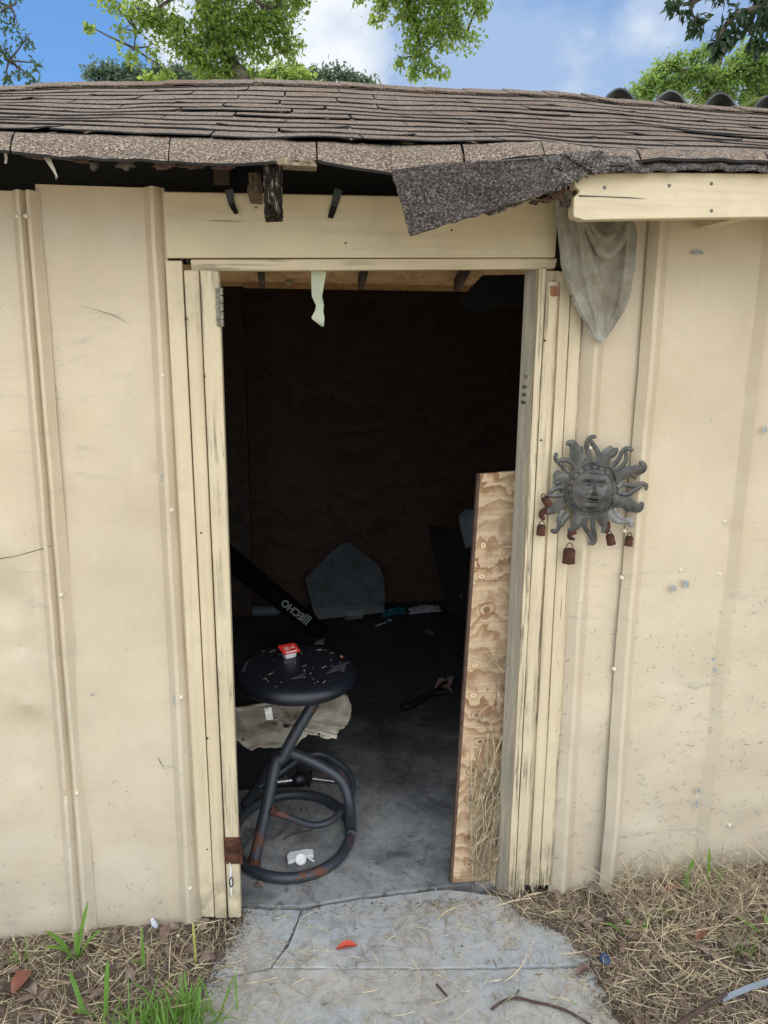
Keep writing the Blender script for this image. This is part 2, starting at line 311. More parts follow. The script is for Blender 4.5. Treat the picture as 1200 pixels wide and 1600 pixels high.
def m_plywood(name, light, darkc, scale=1.0, band=9.0, knots=(), amt=1.0):
    t = NT(name); v0 = t.co((1.0*scale, 1, .85*scale)); ds = t.noise(v0, 2.6, 4, .6, .4, True)
    q = t.n('ShaderNodeVectorMath', operation='SCALE'); t.set(q.inputs[0], ds); q.inputs['Scale'].default_value = .62
    a = t.n('ShaderNodeVectorMath', operation='ADD'); t.set(a.inputs[0], v0); t.set(a.inputs[1], q.outputs[0])
    wv = t.n('ShaderNodeTexWave', wave_type='BANDS', bands_direction='Z', wave_profile='SAW'); t.set(wv.inputs['Vector'], a.outputs[0])
    wv.inputs['Scale'].default_value = band*.35; wv.inputs['Distortion'].default_value = 2.2; wv.inputs['Detail'].default_value = 4; wv.inputs['Detail Scale'].default_value = 2.6; wv.inputs['Detail Roughness'].default_value = .62
    f = t.ramp(wv.outputs[1], [(0, 0.), (.25, .05), (.5, .4), (.75, .9), (.93, 1.), (.97, 0.)]); f = t.math('MULTIPLY', f, t.map(t.noise(v0, 3.2, 3), .34, .54, .30, 1.0), True)
    fine = t.noise(t.co((4, 60, 150)), 1.0, 5, .72); fine2 = t.noise(t.co((30, 60, 420)), 1.0, 2, .6)
    c = t.mix(t.math('MULTIPLY', f, amt), light, darkc); c = t.mix(t.map(fine, .42, .72, 0, .45), c, tuple(x*.62 for x in darkc)); c = t.mix(t.map(fine2, .5, .7, 0, .25), c, tuple(x*.5 for x in light))
    c = t.mix(t.map(t.noise(t.co(), 5, 5, .7), .48, .75, 0, .5), c, tuple(x*.62 for x in light))
    for (kx, kz, rx, rz_, kind) in knots:
        m_ = t.n('ShaderNodeMapping'); m_.inputs['Location'].default_value = (-kx/rx, 0, -kz/rz_); m_.inputs['Scale'].default_value = (1/rx, 0, 1/rz_); t.set(m_.inputs[0], t.tc.outputs['Object'])
        wb = t.n('ShaderNodeVectorMath', operation='ADD'); t.set(wb.inputs[0], m_.outputs[0]); nn = t.noise(t.co(), 22, 2, .5, 0, True); sb = t.n('ShaderNodeVectorMath', operation='SCALE'); t.set(sb.inputs[0], nn); sb.inputs['Scale'].default_value = .9; sc_ = t.n('ShaderNodeVectorMath', operation='SUBTRACT'); t.set(sc_.inputs[0], sb.outputs[0]); sc_.inputs[1].default_value = (.45, .45, .45); t.set(wb.inputs[1], sc_.outputs[0])
        sp_ = t.n('ShaderNodeSeparateXYZ'); t.set(sp_.inputs[0], wb.outputs[0]); rr_ = t.math('SQRT', t.math('ADD', t.math('POWER', t.math('ABSOLUTE', sp_.outputs[0]), 2.0), t.math('POWER', t.math('ABSOLUTE', sp_.outputs[2]), 2.0)))
        if kind == 'patch': c = t.mix(t.map(rr_, 1.1, .95), c, tuple(min(1, x*1.12) for x in light)); c = t.mix(t.map(t.math('ABSOLUTE', t.math('SUBTRACT', rr_, 1.0)), .14, .06, 0, .7), c, tuple(x*.5 for x in darkc)); c = t.mix(t.map(rr_, .3, .15, 0, .8), c, tuple(x*.45 for x in darkc))
        else:
            ring = t.math('SINE', t.math('MULTIPLY', t.math('ADD', rr_, t.math('MULTIPLY', t.noise(t.co(), 26, 3), 1.6)), 7.0)); c = t.mix(t.math('MULTIPLY', t.map(rr_, 2.3, 1.1), t.map(ring, -.2, .8, .05, .75), True), c, tuple(x*.8 for x in darkc)); c = t.mix(t.map(rr_, .55, .3, 0, .7), c, tuple(x*.4 for x in darkc))
    return t.done(c, .7, 0, t.bump(t.math('ADD', fine, t.math('MULTIPLY', f, -.3)), .35, .003), .25)
def m_rust():
    t = NT('rusty_iron'); v = t.co(); n = t.noise(v, 45, 7, .7); n2 = t.noise(v, 160, 4, .7)
    c = t.ramp(n, [(.3, (.022, .011, .009)), (.5, (.075, .030, .018)), (.7, (.16, .062, .032))])
    return t.done(t.mix(t.map(n2, .5, .7, 0, .6), c, (.05, .02, .012)), .85, .1, t.bump(t.math('ADD', n, n2), .8, .004), .3)
def m_verdigris():
    t = NT('aged_blue_grey_metal'); v = t.co(); n = t.noise(v, 22, 6, .65); n2 = t.noise(v, 70, 5, .7)
    c = t.ramp(n, [(.32, (.030, .030, .027)), (.5, (.070, .068, .060)), (.68, (.145, .142, .128))])
    c = t.mix(t.map(t.noise(t.co(loc=(2, 0, 1)), 16, 5, .7), .55, .68, 0, .75), c, (.105, .075, .05)); c = t.mix(t.map(n2, .62, .72, 0, .6), c, (.28, .31, .32))
    return t.done(c, t.map(n2, .3, .7, .35, .65), .35, t.bump(n2, .5, .002), .6)
def m_tube():
    t = NT('dark_painted_tube'); v = t.co(); n = t.noise(v, 12, 6, .7); n2 = t.noise(v, 90, 4, .7)
    c = t.mix(t.map(n2, .5, .75, 0, .5), (.035, .041, .05), (.075, .08, .085)); ru = t.map(t.math('ADD', t.math('MULTIPLY', n, .7), t.math('MULTIPLY', n2, .3)), .560, .60)
    c = t.mix(ru, c, (.13, .05, .03)); return t.done(c, t.map(ru, 0, 1, .42, .85), .15, t.bump(n2, .3, .002), .45)
def m_vinyl():
    t = NT('black_vinyl'); v = t.co(); n = t.noise(v, 10, 5, .6); dust = t.map(t.noise(v, 55, 6, .75), .62, .75, 0, .35)
    c = t.mix(dust, (.0075, .009, .014), (.10, .10, .10)); return t.done(c, t.map(n, .3, .7, .30, .48), 0, t.bump(t.noise(v, 120, 3), .12, .002), .5)
def m_dirt():
    t = NT('dirt_ground'); v = t.co(); n = t.noise(v, 5, 6, .65); n2 = t.noise(v, 60, 5, .7)
    c = t.ramp(n, [(.3, (.10, .076, .058)), (.55, (.19, .145, .11)), (.75, (.27, .21, .16))]); c = t.mix(t.map(n2, .5, .75, 0, .6), c, (.05, .038, .03))
    c = t.mix(t.map(t.noise(v, 140, 3), .63, .72, 0, .5), c, (.30, .25, .19)); yy = t.sep()[1]
    c = t.mix(t.map(t.math('ADD', t.math('ABSOLUTE', t.math('SUBTRACT', yy, .75)), t.math('MULTIPLY', t.noise(v, 2.5, 4), .5)), 1.75, 2.15), c, (.52, .46, .34))  # unseen ground around the shed made pale to bounce light onto it
    return t.done(c, .95, 0, t.bump(t.math('ADD', n2, n), .9, .02), .15)
def m_cloth():
    t = NT('dirty_grey_cloth'); v = t.co(); x, y, z = t.sep(); n = t.noise(v, 9, 6, .65, .4); c = t.ramp(n, [(.3, (.19, .165, .12)), (.5, (.33, .30, .235)), (.7, (.48, .46, .40))])
    w_ = t.noise(v, 400, 2); c = t.mix(t.map(w_, .5, .7, 0, .25), c, (.12, .11, .09)); stain = t.map(t.noise(t.co(loc=(4, 0, 2)), 6, 4, .6), .48, .66, 0, .55)
    c = t.mix(stain, c, (.13, .105, .065)); return t.done(c, .95, 0, t.bump(t.math('ADD', w_, n), .3, .002), .1, trans=(.1, (.3, .28, .22)))
def m_hide():
    t = NT('stained_torn_backing'); v = t.co(); n = t.noise(v, 9, 6, .65, .6); c = t.ramp(n, [(.30, (.10, .08, .055)), (.42, (.38, .32, .24)), (.58, (.62, .56, .44)), (.72, (.72, .66, .54))])
    return t.done(c, .9, 0, t.bump(n, .4, .006), .15)
def m_rotten():
    t = NT('rotten_black_wood'); v = t.co(); n = t.noise(t.co((60, 60, 12)), 1.5, 7, .75, .6); c = t.ramp(n, [(.35, (.004, .004, .004)), (.5, (.02, .016, .012)), (.56, (.09, .065, .04)), (.62, (.5, .45, .36))])
    return t.done(c, .95, 0, t.bump(n, 1.0, .02), .1)
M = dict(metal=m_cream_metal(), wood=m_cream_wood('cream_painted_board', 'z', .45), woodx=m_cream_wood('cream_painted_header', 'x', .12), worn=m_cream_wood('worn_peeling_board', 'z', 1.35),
         fasc=m_cream_wood('cream_fascia_paint', 'x', .25), jamb=m_worn_jamb(),
         shingle=m_shingle('granule_shingle', (.120, .078, .053), (.19, .130, .090), (.60, .47, .35), .74), shingle2=m_shingle('loose_dark_shingle', (.075, .062, .056), (.115, .092, .08), (.36, .31, .27), .72),
         flap=m_shingle('torn_brown_shingle', (.060, .046, .040), (.095, .074, .064), (.25, .20, .17), .72), felt=simple('roofing_felt', (.022, .020, .020), .7, 0, .4, 60, .5), path=m_concrete('path_concrete', (.37, .355, .325), (.50, .48, .44), (.41, .43, .44)),
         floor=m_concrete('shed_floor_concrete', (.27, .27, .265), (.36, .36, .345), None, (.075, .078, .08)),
         ply=None, plyedge=simple('plywood_edge', (.12, .065, .04), .8, 0, .5, 40, .5),
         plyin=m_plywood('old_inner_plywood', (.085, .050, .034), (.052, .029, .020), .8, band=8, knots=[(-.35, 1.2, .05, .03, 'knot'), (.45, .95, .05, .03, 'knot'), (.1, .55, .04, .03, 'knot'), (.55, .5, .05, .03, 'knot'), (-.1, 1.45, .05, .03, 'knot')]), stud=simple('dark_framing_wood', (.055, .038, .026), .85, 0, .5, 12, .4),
         deck=m_plywood('roof_deck_plywood', (.52, .37, .22), (.38, .23, .12), 1.0, band=9), rust=m_rust(), verd=m_verdigris(), tube=m_tube(), vinyl=m_vinyl(), dirt=m_dirt(), cloth=m_cloth(), hide=m_hide(), rot=m_rotten(),
         straw=m_straw('dry_straw', (.40, .31, .18), (.60, .49, .30), (.76, .66, .44)), straw2=m_straw('grey_dead_grass', (.17, .125, .09), (.31, .24, .165), (.46, .38, .27)),
         clip=simple('dried_grass_clipping', (.10, .085, .055), .8, 0, .5, 30), grass=m_leaf('fresh_grass', (.10, .22, .03), (.19, .34, .06), (.30, .52, .10), .35),
         brown=simple('dead_brown_leaf', (.22, .14, .10), .8, 0, .5, 40, .3), redl=simple('red_leaf', (.55, .07, .03), .4, 0, .3, 40, .3), twig=simple('dark_twig', (.10, .06, .045), .85, 0, .5, 60, .5),
         bark=simple('tree_bark', (.11, .085, .065), .9, 0, .55, 14, .9), white=simple('white_plastic', (.78, .78, .76), .35, 0, .06, 20, .05), red=simple('red_foil', (.62, .03, .02), .3, 0, .1, 30, .05),
         chrome=simple('scuffed_steel', (.42, .42, .41), .32, .9, .3, 60, .2), black=simple('black_plastic', (.012, .013, .015), .45, 0, .2, 40, .1), screw=simple('painted_screw', (.70, .62, .46), .5, 0, .15, 200, .1),
         chipm=simple('bare_metal_chip', (.36, .38, .37), .6, 0, .4, 200, .2), paper=simple('pale_green_tape', (.52, .56, .40), .6, 0, .12, 30, .1), panelb=simple('dark_grey_glass', (.12, .14, .145), .25, 0, .45, 9, .1, .6),
         seatg=simple('grey_blue_plastic', (.13, .16, .185), .5, 0, .2, 12), cap=simple('dark_blue_plastic', (.02, .05, .11), .35, 0, .2, 30), steelgrey=simple('grey_plastic_strip', (.27, .31, .36), .4, 0, .15, 20),
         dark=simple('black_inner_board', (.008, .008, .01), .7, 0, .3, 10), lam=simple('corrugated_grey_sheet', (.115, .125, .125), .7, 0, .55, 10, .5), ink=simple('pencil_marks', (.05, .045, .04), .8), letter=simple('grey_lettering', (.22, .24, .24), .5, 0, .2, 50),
         bluep=simple('blue_wrapper', (.03, .16, .26), .35, 0, .5, 60, .3), white2=simple('crumpled_white_paper', (.5, .5, .56), .8, 0, .5, 60, .5), cupm=None)
t = NT('clear_plastic'); M['cupm'] = t.done((.85, .9, .9), .15, 0, None, .5, transmission=.85)

# ------------------------------------------------------------------ the setting: ground, floor, path
_sl = [F(375, 1424), F(315, 1541), F(240, 1700), F(100, 2050), F(1120, 2050), F(1010, 1700), F(962, 1585), F(893, 1443), F(858, 1432), F(800, 1402)]
PATH = [(p.x, p.y) for p in _sl]
def inpoly(x, y, poly):
    c = False; n = len(poly)
    for i in range(n):
        x1, y1 = poly[i]; x2, y2 = poly[(i+1) % n]
        if (y1 > y) != (y2 > y) and x < (x2-x1)*(y-y1)/(y2-y1)+x1: c = not c
    return c
HX0, HX1, HYB = -2.6, 3.0, 2.7                                      # the shed's ends and back
PCX, PCY = PATH[8]
def segd(x, y, a, b):
    dx, dy = b[0]-a[0], b[1]-a[1]; t_ = max(0, min(1, ((x-a[0])*dx+(y-a[1])*dy)/(dx*dx+dy*dy+1e-12))); return math.hypot(x-a[0]-dx*t_, y-a[1]-dy*t_)
def gh(x, y):
    if HX0 < x < HX1 and 0.02 < y < HYB: return -.06
    near = max(0, 1-abs(x)/6)*max(0, 1-abs(y)/5)
    h = -.012 + near*(.012*fbm(x*3, y*3) + .008*fbm(x*14, y*14, 2))
    if x > .7: h += min(.05, (x-.7)*.05)*max(0, 1-abs(y)/1.2)
    if inpoly(x, y, PATH):
        h = -.03
        if -.75 < y:
            d = min(segd(x, y, PATH[i], PATH[(i+1) % len(PATH)]) for i in (0, 1, 6, 7, 8))
            corner = .075*math.exp(-((x-PCX)**2+(y-PCY)**2)/.012); lim = .012 + .030*fbm(x*16, y*16, 4) + corner
            if d < lim: h = .007 + .010*min(1, (lim-d)/.03) + .004*fbm(x*40, y*40)
    return h
def axisv(a, b, step, ext):
    c = list(np.arange(a, b, step)); lo, hi = [], []; d = step
    p = a
    while p > -ext: d *= 1.35; p -= d; lo.append(p)
    p = c[-1]; d = step
    while p < ext: d *= 1.35; p += d; hi.append(p)
    return lo[::-1] + c + hi
xs, ys = axisv(-2.0, 2.4, .014, 90), axisv(-1.2, .15, .014, 90)
g = MB(); g.grid([[(x, y, gh(x, y)) for x in xs] for y in ys]); tag(g.build('ground', M['dirt'], smooth=True), kind='structure')
# concrete path: flush slabs with an open joint
def slab(poly, z0, z1, name, mat, bev=.004):
    poly = ragged(poly, len(poly), .0035 if name == 'path' else .002); b = MB(); b.prism([(x, y, z1) for x, y in poly][::-1], (0, 0, z0-z1)); o = b.build(name, mat, bevel=bev); return tag(o, kind='structure')
def pf(px, py): p = F(px, py); return (p.x, p.y)
def ragged(poly, seed, amp=.005):
    r_ = random.Random(seed); out = []
    for i in range(len(poly)):
        (x1, y1), (x2, y2) = poly[i], poly[(i+1) % len(poly)]; L = math.hypot(x2-x1, y2-y1); n = max(1, int(L/.02))
        for k in range(n):
            t_ = k/n; a = amp*(fbm((x1+(x2-x1)*t_)*18, (y1+(y2-y1)*t_)*18, seed)*1.3 + r_.uniform(-.25, .25)); out.append((x1+(x2-x1)*t_ - (y2-y1)/L*a, y1+(y2-y1)*t_ + (x2-x1)/L*a))
    return out
slab([pf(378, 1421), pf(470, 1424), pf(452, 1470), pf(424, 1512), pf(322, 1534)], -.05, .004, 'path', M['path'], .002)
slab([pf(472, 1424), pf(560, 1408), pf(700, 1392), pf(795, 1405), pf(892, 1443), pf(930, 1510), pf(700, 1514), pf(426, 1514), pf(455, 1471)], -.05, .006, 'path', M['path'], .002)
slab([pf(322, 1536), pf(424, 1514), pf(700, 1516), pf(931, 1512), pf(962, 1585), pf(1010, 1700), pf(240, 1700), pf(315, 1560)], -.05, .003, 'path', m_concrete('path_concrete_tan', (.38, .355, .31), (.50, .47, .42), (.41, .42, .415)), .004)
slab([pf(238, 1702), pf(1011, 1702), pf(1120, 2050), pf(100, 2050)], -.05, .002, 'path', M['path'])
fy = F(560, 1404).y
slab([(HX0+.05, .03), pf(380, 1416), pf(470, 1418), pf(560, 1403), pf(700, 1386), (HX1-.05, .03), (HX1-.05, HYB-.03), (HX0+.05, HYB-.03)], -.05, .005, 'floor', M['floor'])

# ------------------------------------------------------------------ the shed
shed = thing('shed', 'cream metal garden shed with open doorway and brown shingle roof with sagging torn eave', 'shed', (0, 0, 0))
ZW = P(250, 297, 0).z                                               # top of the front wall
EAVE_Y, RIDGE_Y = -.30, 1.33
def panel(name, prof, ty, by, ztop, zbot, waves, seed, mat=None, dents=(), lip=None):
    cols = []
    for a, b, d in prof:
        A, B = P(a, ty, 0), P(b, by, 0); cols.append((A.x, A.z, B.x, B.z, d))
    rd = random.Random(int(seed*10)); dents = list(dents); xm0, xm1 = max(-1.5, cols[0][2]), min(1.8, cols[-1][2])
    for k in range(int((xm1-xm0)*9)):
        dents.append((rd.uniform(xm0, xm1), rd.uniform(.02, 1.9), rd.uniform(.012, .09), rd.uniform(.015, .13), rd.uniform(-.008, .008)))
    # refine flats
    fine = []
    for i in range(len(cols)-1):
        c0, c1 = cols[i], cols[i+1]; n = max(1, int(abs(c1[2]-c0[2])/.02))
        for k in range(n): fine.append(tuple(lerpl(c0[j], c1[j], k/n) for j in range(5)))
    fine.append(cols[-1]); rows = []; n = 90
    for i in range(n+1):
        z = lerpl(zbot, ztop, i/n); row = []
        for (xa, za, xb, zb, d) in fine:
            d = d*1.55 if d > .009 else d
            x = xb + (xa-xb)*(z-zb)/(za-zb); y = -d - waves*(fbm(x*1.6+seed, z*1.3, seed, 3)) - waves*.25*fbm(x*9, z*4, seed)
            for (dx, dz, rx, rz, amp) in dents:
                q = ((x-dx)/rx)**2 + ((z-dz)/rz)**2
                if q < 6: y += amp*math.exp(-q)
            if lip: y -= lip(x, z)
            x += .0016*fbm(z*5, seed, d*50)
            row.append((x, y, z))
        rows.append(row)
    b = MB(); b.sheet(rows, -.0012); o = b.build(name, mat or M['metal'], shed, True, sharp=14)
    return o
def rib(t0, b0, w=(22, 110)): pass
L1 = [(-1100, -650, 0), (-520, -300, 0), (-515, -296, .013), (-500, -285, .013), (-496, -281, 0), (-200, -50, 0), (19, 106, 0), (31, 117, .015), (35, 121, .015), (41, 127, .006), (47, 134, .015), (51, 138, .015), (61, 148, .004), (63, 150, .004)]
L2 = [(57, 145, .001), (66, 153, 0), (150, 225, 0), (225, 282, 0), (237, 294, .016), (242, 299, .016), (253, 310, .003), (258, 315, .002)]
def wp(px, py): q = P(px, py, 0); return q.x, q.z
d1, d2, d3 = wp(20, 945), wp(40, 1150), wp(120, 700)
panel('metal_panel', L1, 305, 1425, ZW-.012, -.04, .010, 1.3, dents=[(d1[0]-.02, d1[1], .06, .07, .022), (d1[0]+.05, d1[1]-.01, .018, .07, -.010), (d1[0], d1[1]-.12, .05, .03, .010), (d2[0], d2[1], .05, .09, .014), (d2[0]+.02, d2[1]+.09, .03, .03, -.010), (wp(60, 850)[0], wp(60, 850)[1], .012, .012, .008), (wp(103, 1240)[0], wp(103, 1240)[1], .01, .01, .007), (wp(110, 1322)[0], wp(110, 1322)[1], .01, .012, .007)])
panel('metal_panel', L2, 305, 1425, ZW+.004, -.04, .007, 4.1, dents=[(d3[0], d3[1], .14, .3, .008), (wp(252, 745)[0], wp(252, 745)[1], .014, .012, .009), (wp(235, 745)[0], wp(235, 745)[1], .03, .02, .003), (wp(210, 1330)[0], wp(210, 1330)[1], .2, .12, .006), (wp(123, 1180)[0], wp(123, 1180)[1], .012, .02, -.004)])
R1 = [(919, 856, .0), (921, 859, .002), (934, 872, .016), (939, 877, .016), (954, 890, .0), (985, 912, 0), (1013, 933, 0), (1018, 938, 0)]
R2 = [(1012, 930, .006), (1023, 940, .019), (1029, 945, .019), (1046, 959, 0), (1120, 1020, 0), (1194, 1075, 0), (1207, 1088, .013), (1209, 1090, .002), (1300, 1160, 0), (1420, 1255, 0), (1424, 1259, .012), (1440, 1271, .012), (1444, 1275, 0), (1620, 1420, 0), (1625, 1424, .012), (1640, 1436, .012), (1644, 1440, 0), (2150, 1850, 0)]
panel('metal_panel', R1, 350, 1400, ZW+.01, -.04, .006, 7.7, dents=[(wp(880, 1270)[0], wp(880, 1270)[1], .01, .012, .009), (wp(940, 1000)[0], wp(940, 1000)[1], .1, .2, .006)])
xr = P(930, 1400, 0).x
panel('metal_panel', R2, 350, 1400, ZW+.01, -.04, .008, 9.4, dents=[(wp(1120, 1050)[0], wp(1120, 1050)[1], .16, .14, .010), (wp(1000, 1120)[0], wp(1000, 1120)[1], .05, .05, .007), (wp(1170, 1150)[0], wp(1170, 1150)[1], .12, .1, -.008), (wp(960, 1137)[0], wp(960, 1137)[1], .01, .008, .008), (wp(1140, 825)[0], wp(1140, 825)[1], .02, .02, .008), (wp(1172, 610)[0], wp(1172, 610)[1], .015, .02, .008)],
      lip=lambda x, z: .022*max(0, 1-abs(z-.25)/.6)*max(0, 1-max(0, x-(xr+.09*z))/.07))
# screws in the ribs, dents with bare metal, a torn line
sc_px = [(40, 337, .016), (27, 337, .012), (95, 930, .016), (120, 1240, .012), (254, 587, .013), (268, 797, .013), (283, 1090, .013), (238, 335, .013), (241, 380, .011), (297, 1388, .013), (903, 911, .0), (867, 1396, .004), (962, 740, .0), (976, 830, .013), (1063, 891, 0), (1124, 897, 0), (1132, 815, 0), (972, 903, .013), (960, 1046, .013), (1140, 1290, 0)]
for px, py, d in sc_px:
    c = P(px, py, -(d*1.55 if d > .009 else d)-.003); b = MB(); b.lathe([(0, .0045), (.0032, .004), (.0052, .002), (.0062, 0), (.0062, -.006)], c, (0, -1, 0), 14); b.build('screw', M['screw'], shed, True)
def flat_blob(px, py, rx, ry, Y, seed=0, n=14, th=.0008):
    rr = random.Random(seed); poly = []
    for k in range(n):
        a = 2*math.pi*k/n; q = rr.uniform(.55, 1.15); poly.append(P(px+math.cos(a)*rx*q, py+math.sin(a)*ry*q, Y))
    b = MB(); b.prism(poly, (0, th, 0)); return b
for i, (px, py, rx, ry, Y) in enumerate([(254, 748, 3, 8, -.011), (66, 826, 2, 7, -.008), (88, 1064, 4, 3, -.012), (144, 1086, 3, 2, -.007), (1053, 920, 6, 7, -.010), (1072, 912, 6, 6, -.010), (1090, 395, 10, 4, -.006), (1114, 1030, 4, 4, -.014), (1117, 1047, 3, 6, -.014), (1089, 1257, 3, 8, -.015), (1195, 672, 5, 5, -.010), (1157, 828, 4, 4, -.006), (1092, 1236, 3, 5, -.014), (272, 1093, 2, 10, -.014)]):
    flat_blob(px, py, rx, ry, Y-.006, i).build('paint_chip', M['chipm'], shed)
b = MB(); b.ribbon([P(x, y, -.016) for x, y in ((-30, 877), (0, 873), (25, 869), (50, 862), (68, 857), (84, 852))], [.001, .0022, .0016, .0022, .002, .0004], (0, 0, 1)); b.build('crack', M['ink'], shed)
b = MB(); b.ribbon([P(x, y, -.012) for x, y in ((126, 478), (150, 484), (178, 493), (201, 506))], [.0004, .001, .0016, .0004], (0, 0, 1)); b.build('scratch', M['ink'], shed); b = MB(); b.ribbon([P(x, y, -.012) for x, y in ((247, 1182), (250, 1190), (258, 1204))], [.0006, .0025, .0004], (1, 0, 0)); b.build('scratch', M['ink'], shed)

# other walls, studs, plates (seen through the doorway and the eave gaps)
ZB = P(560, 453, HYB-.05).z                                         # top of the back wall
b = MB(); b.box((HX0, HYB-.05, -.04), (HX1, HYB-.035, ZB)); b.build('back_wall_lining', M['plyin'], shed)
b = MB(); b.box((HX0, HYB-.03, -.04), (HX1, HYB, ZB-.02)); b.build('back_wall', M['metal'], shed)
ridge_z = P(400, 124, RIDGE_Y).z; eave_z = P(250, 236, EAVE_Y).z
for x0, x1 in ((HX0, HX0+.02), (HX1-.02, HX1)):
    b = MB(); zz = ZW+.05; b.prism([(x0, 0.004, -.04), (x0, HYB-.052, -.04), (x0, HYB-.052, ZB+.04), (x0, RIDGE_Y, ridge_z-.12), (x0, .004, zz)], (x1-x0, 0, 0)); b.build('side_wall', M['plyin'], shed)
dx0, dx1 = P(352, 900, .05).x, P(800, 900, .05).x
for x in list(np.arange(HX0+.1, dx0-.15, .4)) + list(np.arange(dx1+.1, HX1, .4)):
    b = MB(); b.box((x, .014, 0), (x+.038, .10, ZW-.05)); b.build('stud', M['stud'], shed)
for x0, x1 in ((HX0+.03, P(345, 430, .02).x-.01), (P(860, 430, .02).x, HX1-.03)):
    b = MB(); b.box((x0, .012, ZW-.048), (x1, .10, ZW-.008)); b.build('top_plate', M['stud'], shed)
b = MB(); b.box((P(345, 430, .02).x-.06, .012, P(560, 425, .02).z+.02), (P(860, 430, .02).x+.04, .10, ZW-.012)); b.build('lintel', M['stud'], shed)

b = MB(); b.box((P(340, 600, HYB-.2).x, HYB-.2, 0), (P(384, 600, HYB-.2).x, HYB-.055, ZB)); b.build('stud', M['stud'], shed)
# door frame: header, stop strip, trim boards, jambs
def board_px(name, quad, Y, th, mat, bev=.003, parent=None, seg=1):
    # quad: TL, TR, BR, BL in pixels on plane Y (front face), thickness backwards
    q = [P(x, y, Y) for x, y in quad]; b = MB()
    c = [q[3], q[2], q[2]+Vector((0, th, 0)), q[3]+Vector((0, th, 0)), q[0], q[1], q[1]+Vector((0, th, 0)), q[0]+Vector((0, th, 0))]
    b.hex(c); return b.build(name, mat, parent or shed, bevel=bev)
board_px('header_board', [(254, 299), (874, 311), (868, 402), (260, 403)], -.026, .024, M['woodx'])
board_px('header_strip', [(297, 405), (872, 403), (868, 420), (299, 424)], -.018, .035, m_cream_wood('header_strip_paint', 'x', .75), .004)
board_px('header_gap_shade', [(262, 404), (300, 404), (300, 412), (262, 411)], .006, .03, M['rot'], .001)  # shade in the gap beside the header strip, put in as a black piece
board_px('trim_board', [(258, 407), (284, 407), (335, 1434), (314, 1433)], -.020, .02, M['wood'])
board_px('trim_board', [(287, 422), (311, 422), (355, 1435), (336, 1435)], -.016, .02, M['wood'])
board_px('door_jamb', [(312, 421), (342, 423), (377, 1434), (357, 1435)], -.030, .040, m_cream_wood('worn_left_jamb_paint', 'z', .8), .004)
# right side: the twisted inner stud, worn edge, three trim boards, broken at the foot
q = dict(tb=P(820, 421, .045), tf=P(846, 418, -.018), bb=P(773, 1396, .045), bf=P(793, 1408, -.018))
b = MB(); off = Vector((.03, .02, 0)); q['bb'].z = -.03; q['bf'].z = -.03
b.hex([q['bf'], q['bf']+Vector((.014, 0, 0)), q['bb']+Vector((.06, .0, 0)), q['bb'], q['tf'], q['tf']+Vector((.014, 0, 0)), q['tb']+Vector((.06, 0, 0)), q['tb']])
jb = b.build('door_jamb', M['jamb'], shed, bevel=.002)
def ragged_board(name, tl, tr, bl, br, Y, th, mat, rag=.03, seed=1, split=None):
    rr = random.Random(seed); TL, TR = P(*tl, Y), P(*tr, Y); BL, BR = P(*bl, Y), P(*br, Y); n = 9; bot = []
    for k in range(n+1):
        p = BL.lerp(BR, k/n); bot.append(p + Vector((0, 0, rr.uniform(0, rag))))
    lef = [TL.lerp(BL, k/14)+Vector((rr.uniform(-.001, .0012), 0, 0)) for k in range(1, 14)]; rig = [BR.lerp(TR, k/14)+Vector((rr.uniform(-.001, .001), 0, 0)) for k in range(1, 14)]
    if split:                                                        # widen towards a long split in the side
        rig = [p + Vector((-split*max(0, 1-k/3.5), 0, 0)) for k, p in enumerate(rig)]; bot[-1] += Vector((-split, 0, .01))
    poly = [TL]+lef+bot+rig+[TR]; b = MB(); b.prism(poly, (0, th, 0)); return b.build(name, mat, shed, bevel=.0015)
ragged_board('trim_board', (843, 418), (853, 420), (793, 1408), (803, 1406), -.026, .03, M['worn'], .012, 3)
ragged_board('trim_board', (854, 440), (872, 440), (804, 1406), (822, 1398), -.021, .02, m_cream_wood('flaking_trim_paint', 'z', .85), .03, 5, .006)
ragged_board('trim_board', (877, 424), (893, 424), (826, 1402), (841, 1397), -.016, .014, M['wood'], .05, 6)
ragged_board('trim_board', (895, 424), (913, 424), (843, 1394), (858, 1391), -.013, .011, M['wood'], .09, 8)
b = MB(); _a, _c = P(850, 424, 0), P(913, 424, 0); _d, _e = P(803, 1380, 0), P(860, 1380, 0)
b.hex([_d+Vector((0, -.008, 0)), _e+Vector((0, -.008, 0)), _e+Vector((0, .01, 0)), _d+Vector((0, .01, 0)), _a+Vector((0, -.008, 0)), _c+Vector((0, -.008, 0)), _c+Vector((0, .01, 0)), _a+Vector((0, .01, 0))]); b.build('backing_board', M['worn'], shed)
board_px('broken_splinter', [(860, 447), (866, 446), (866, 464), (861, 462)], -.024, .01, simple('orange_raw_wood', (.34, .14, .06), .8, 0, .4, 60, .6), .001)
board_px('broken_splinter', [(867, 448), (873, 448), (873, 462), (868, 463)], -.026, .01, bpy.data.materials['orange_raw_wood'], .001)
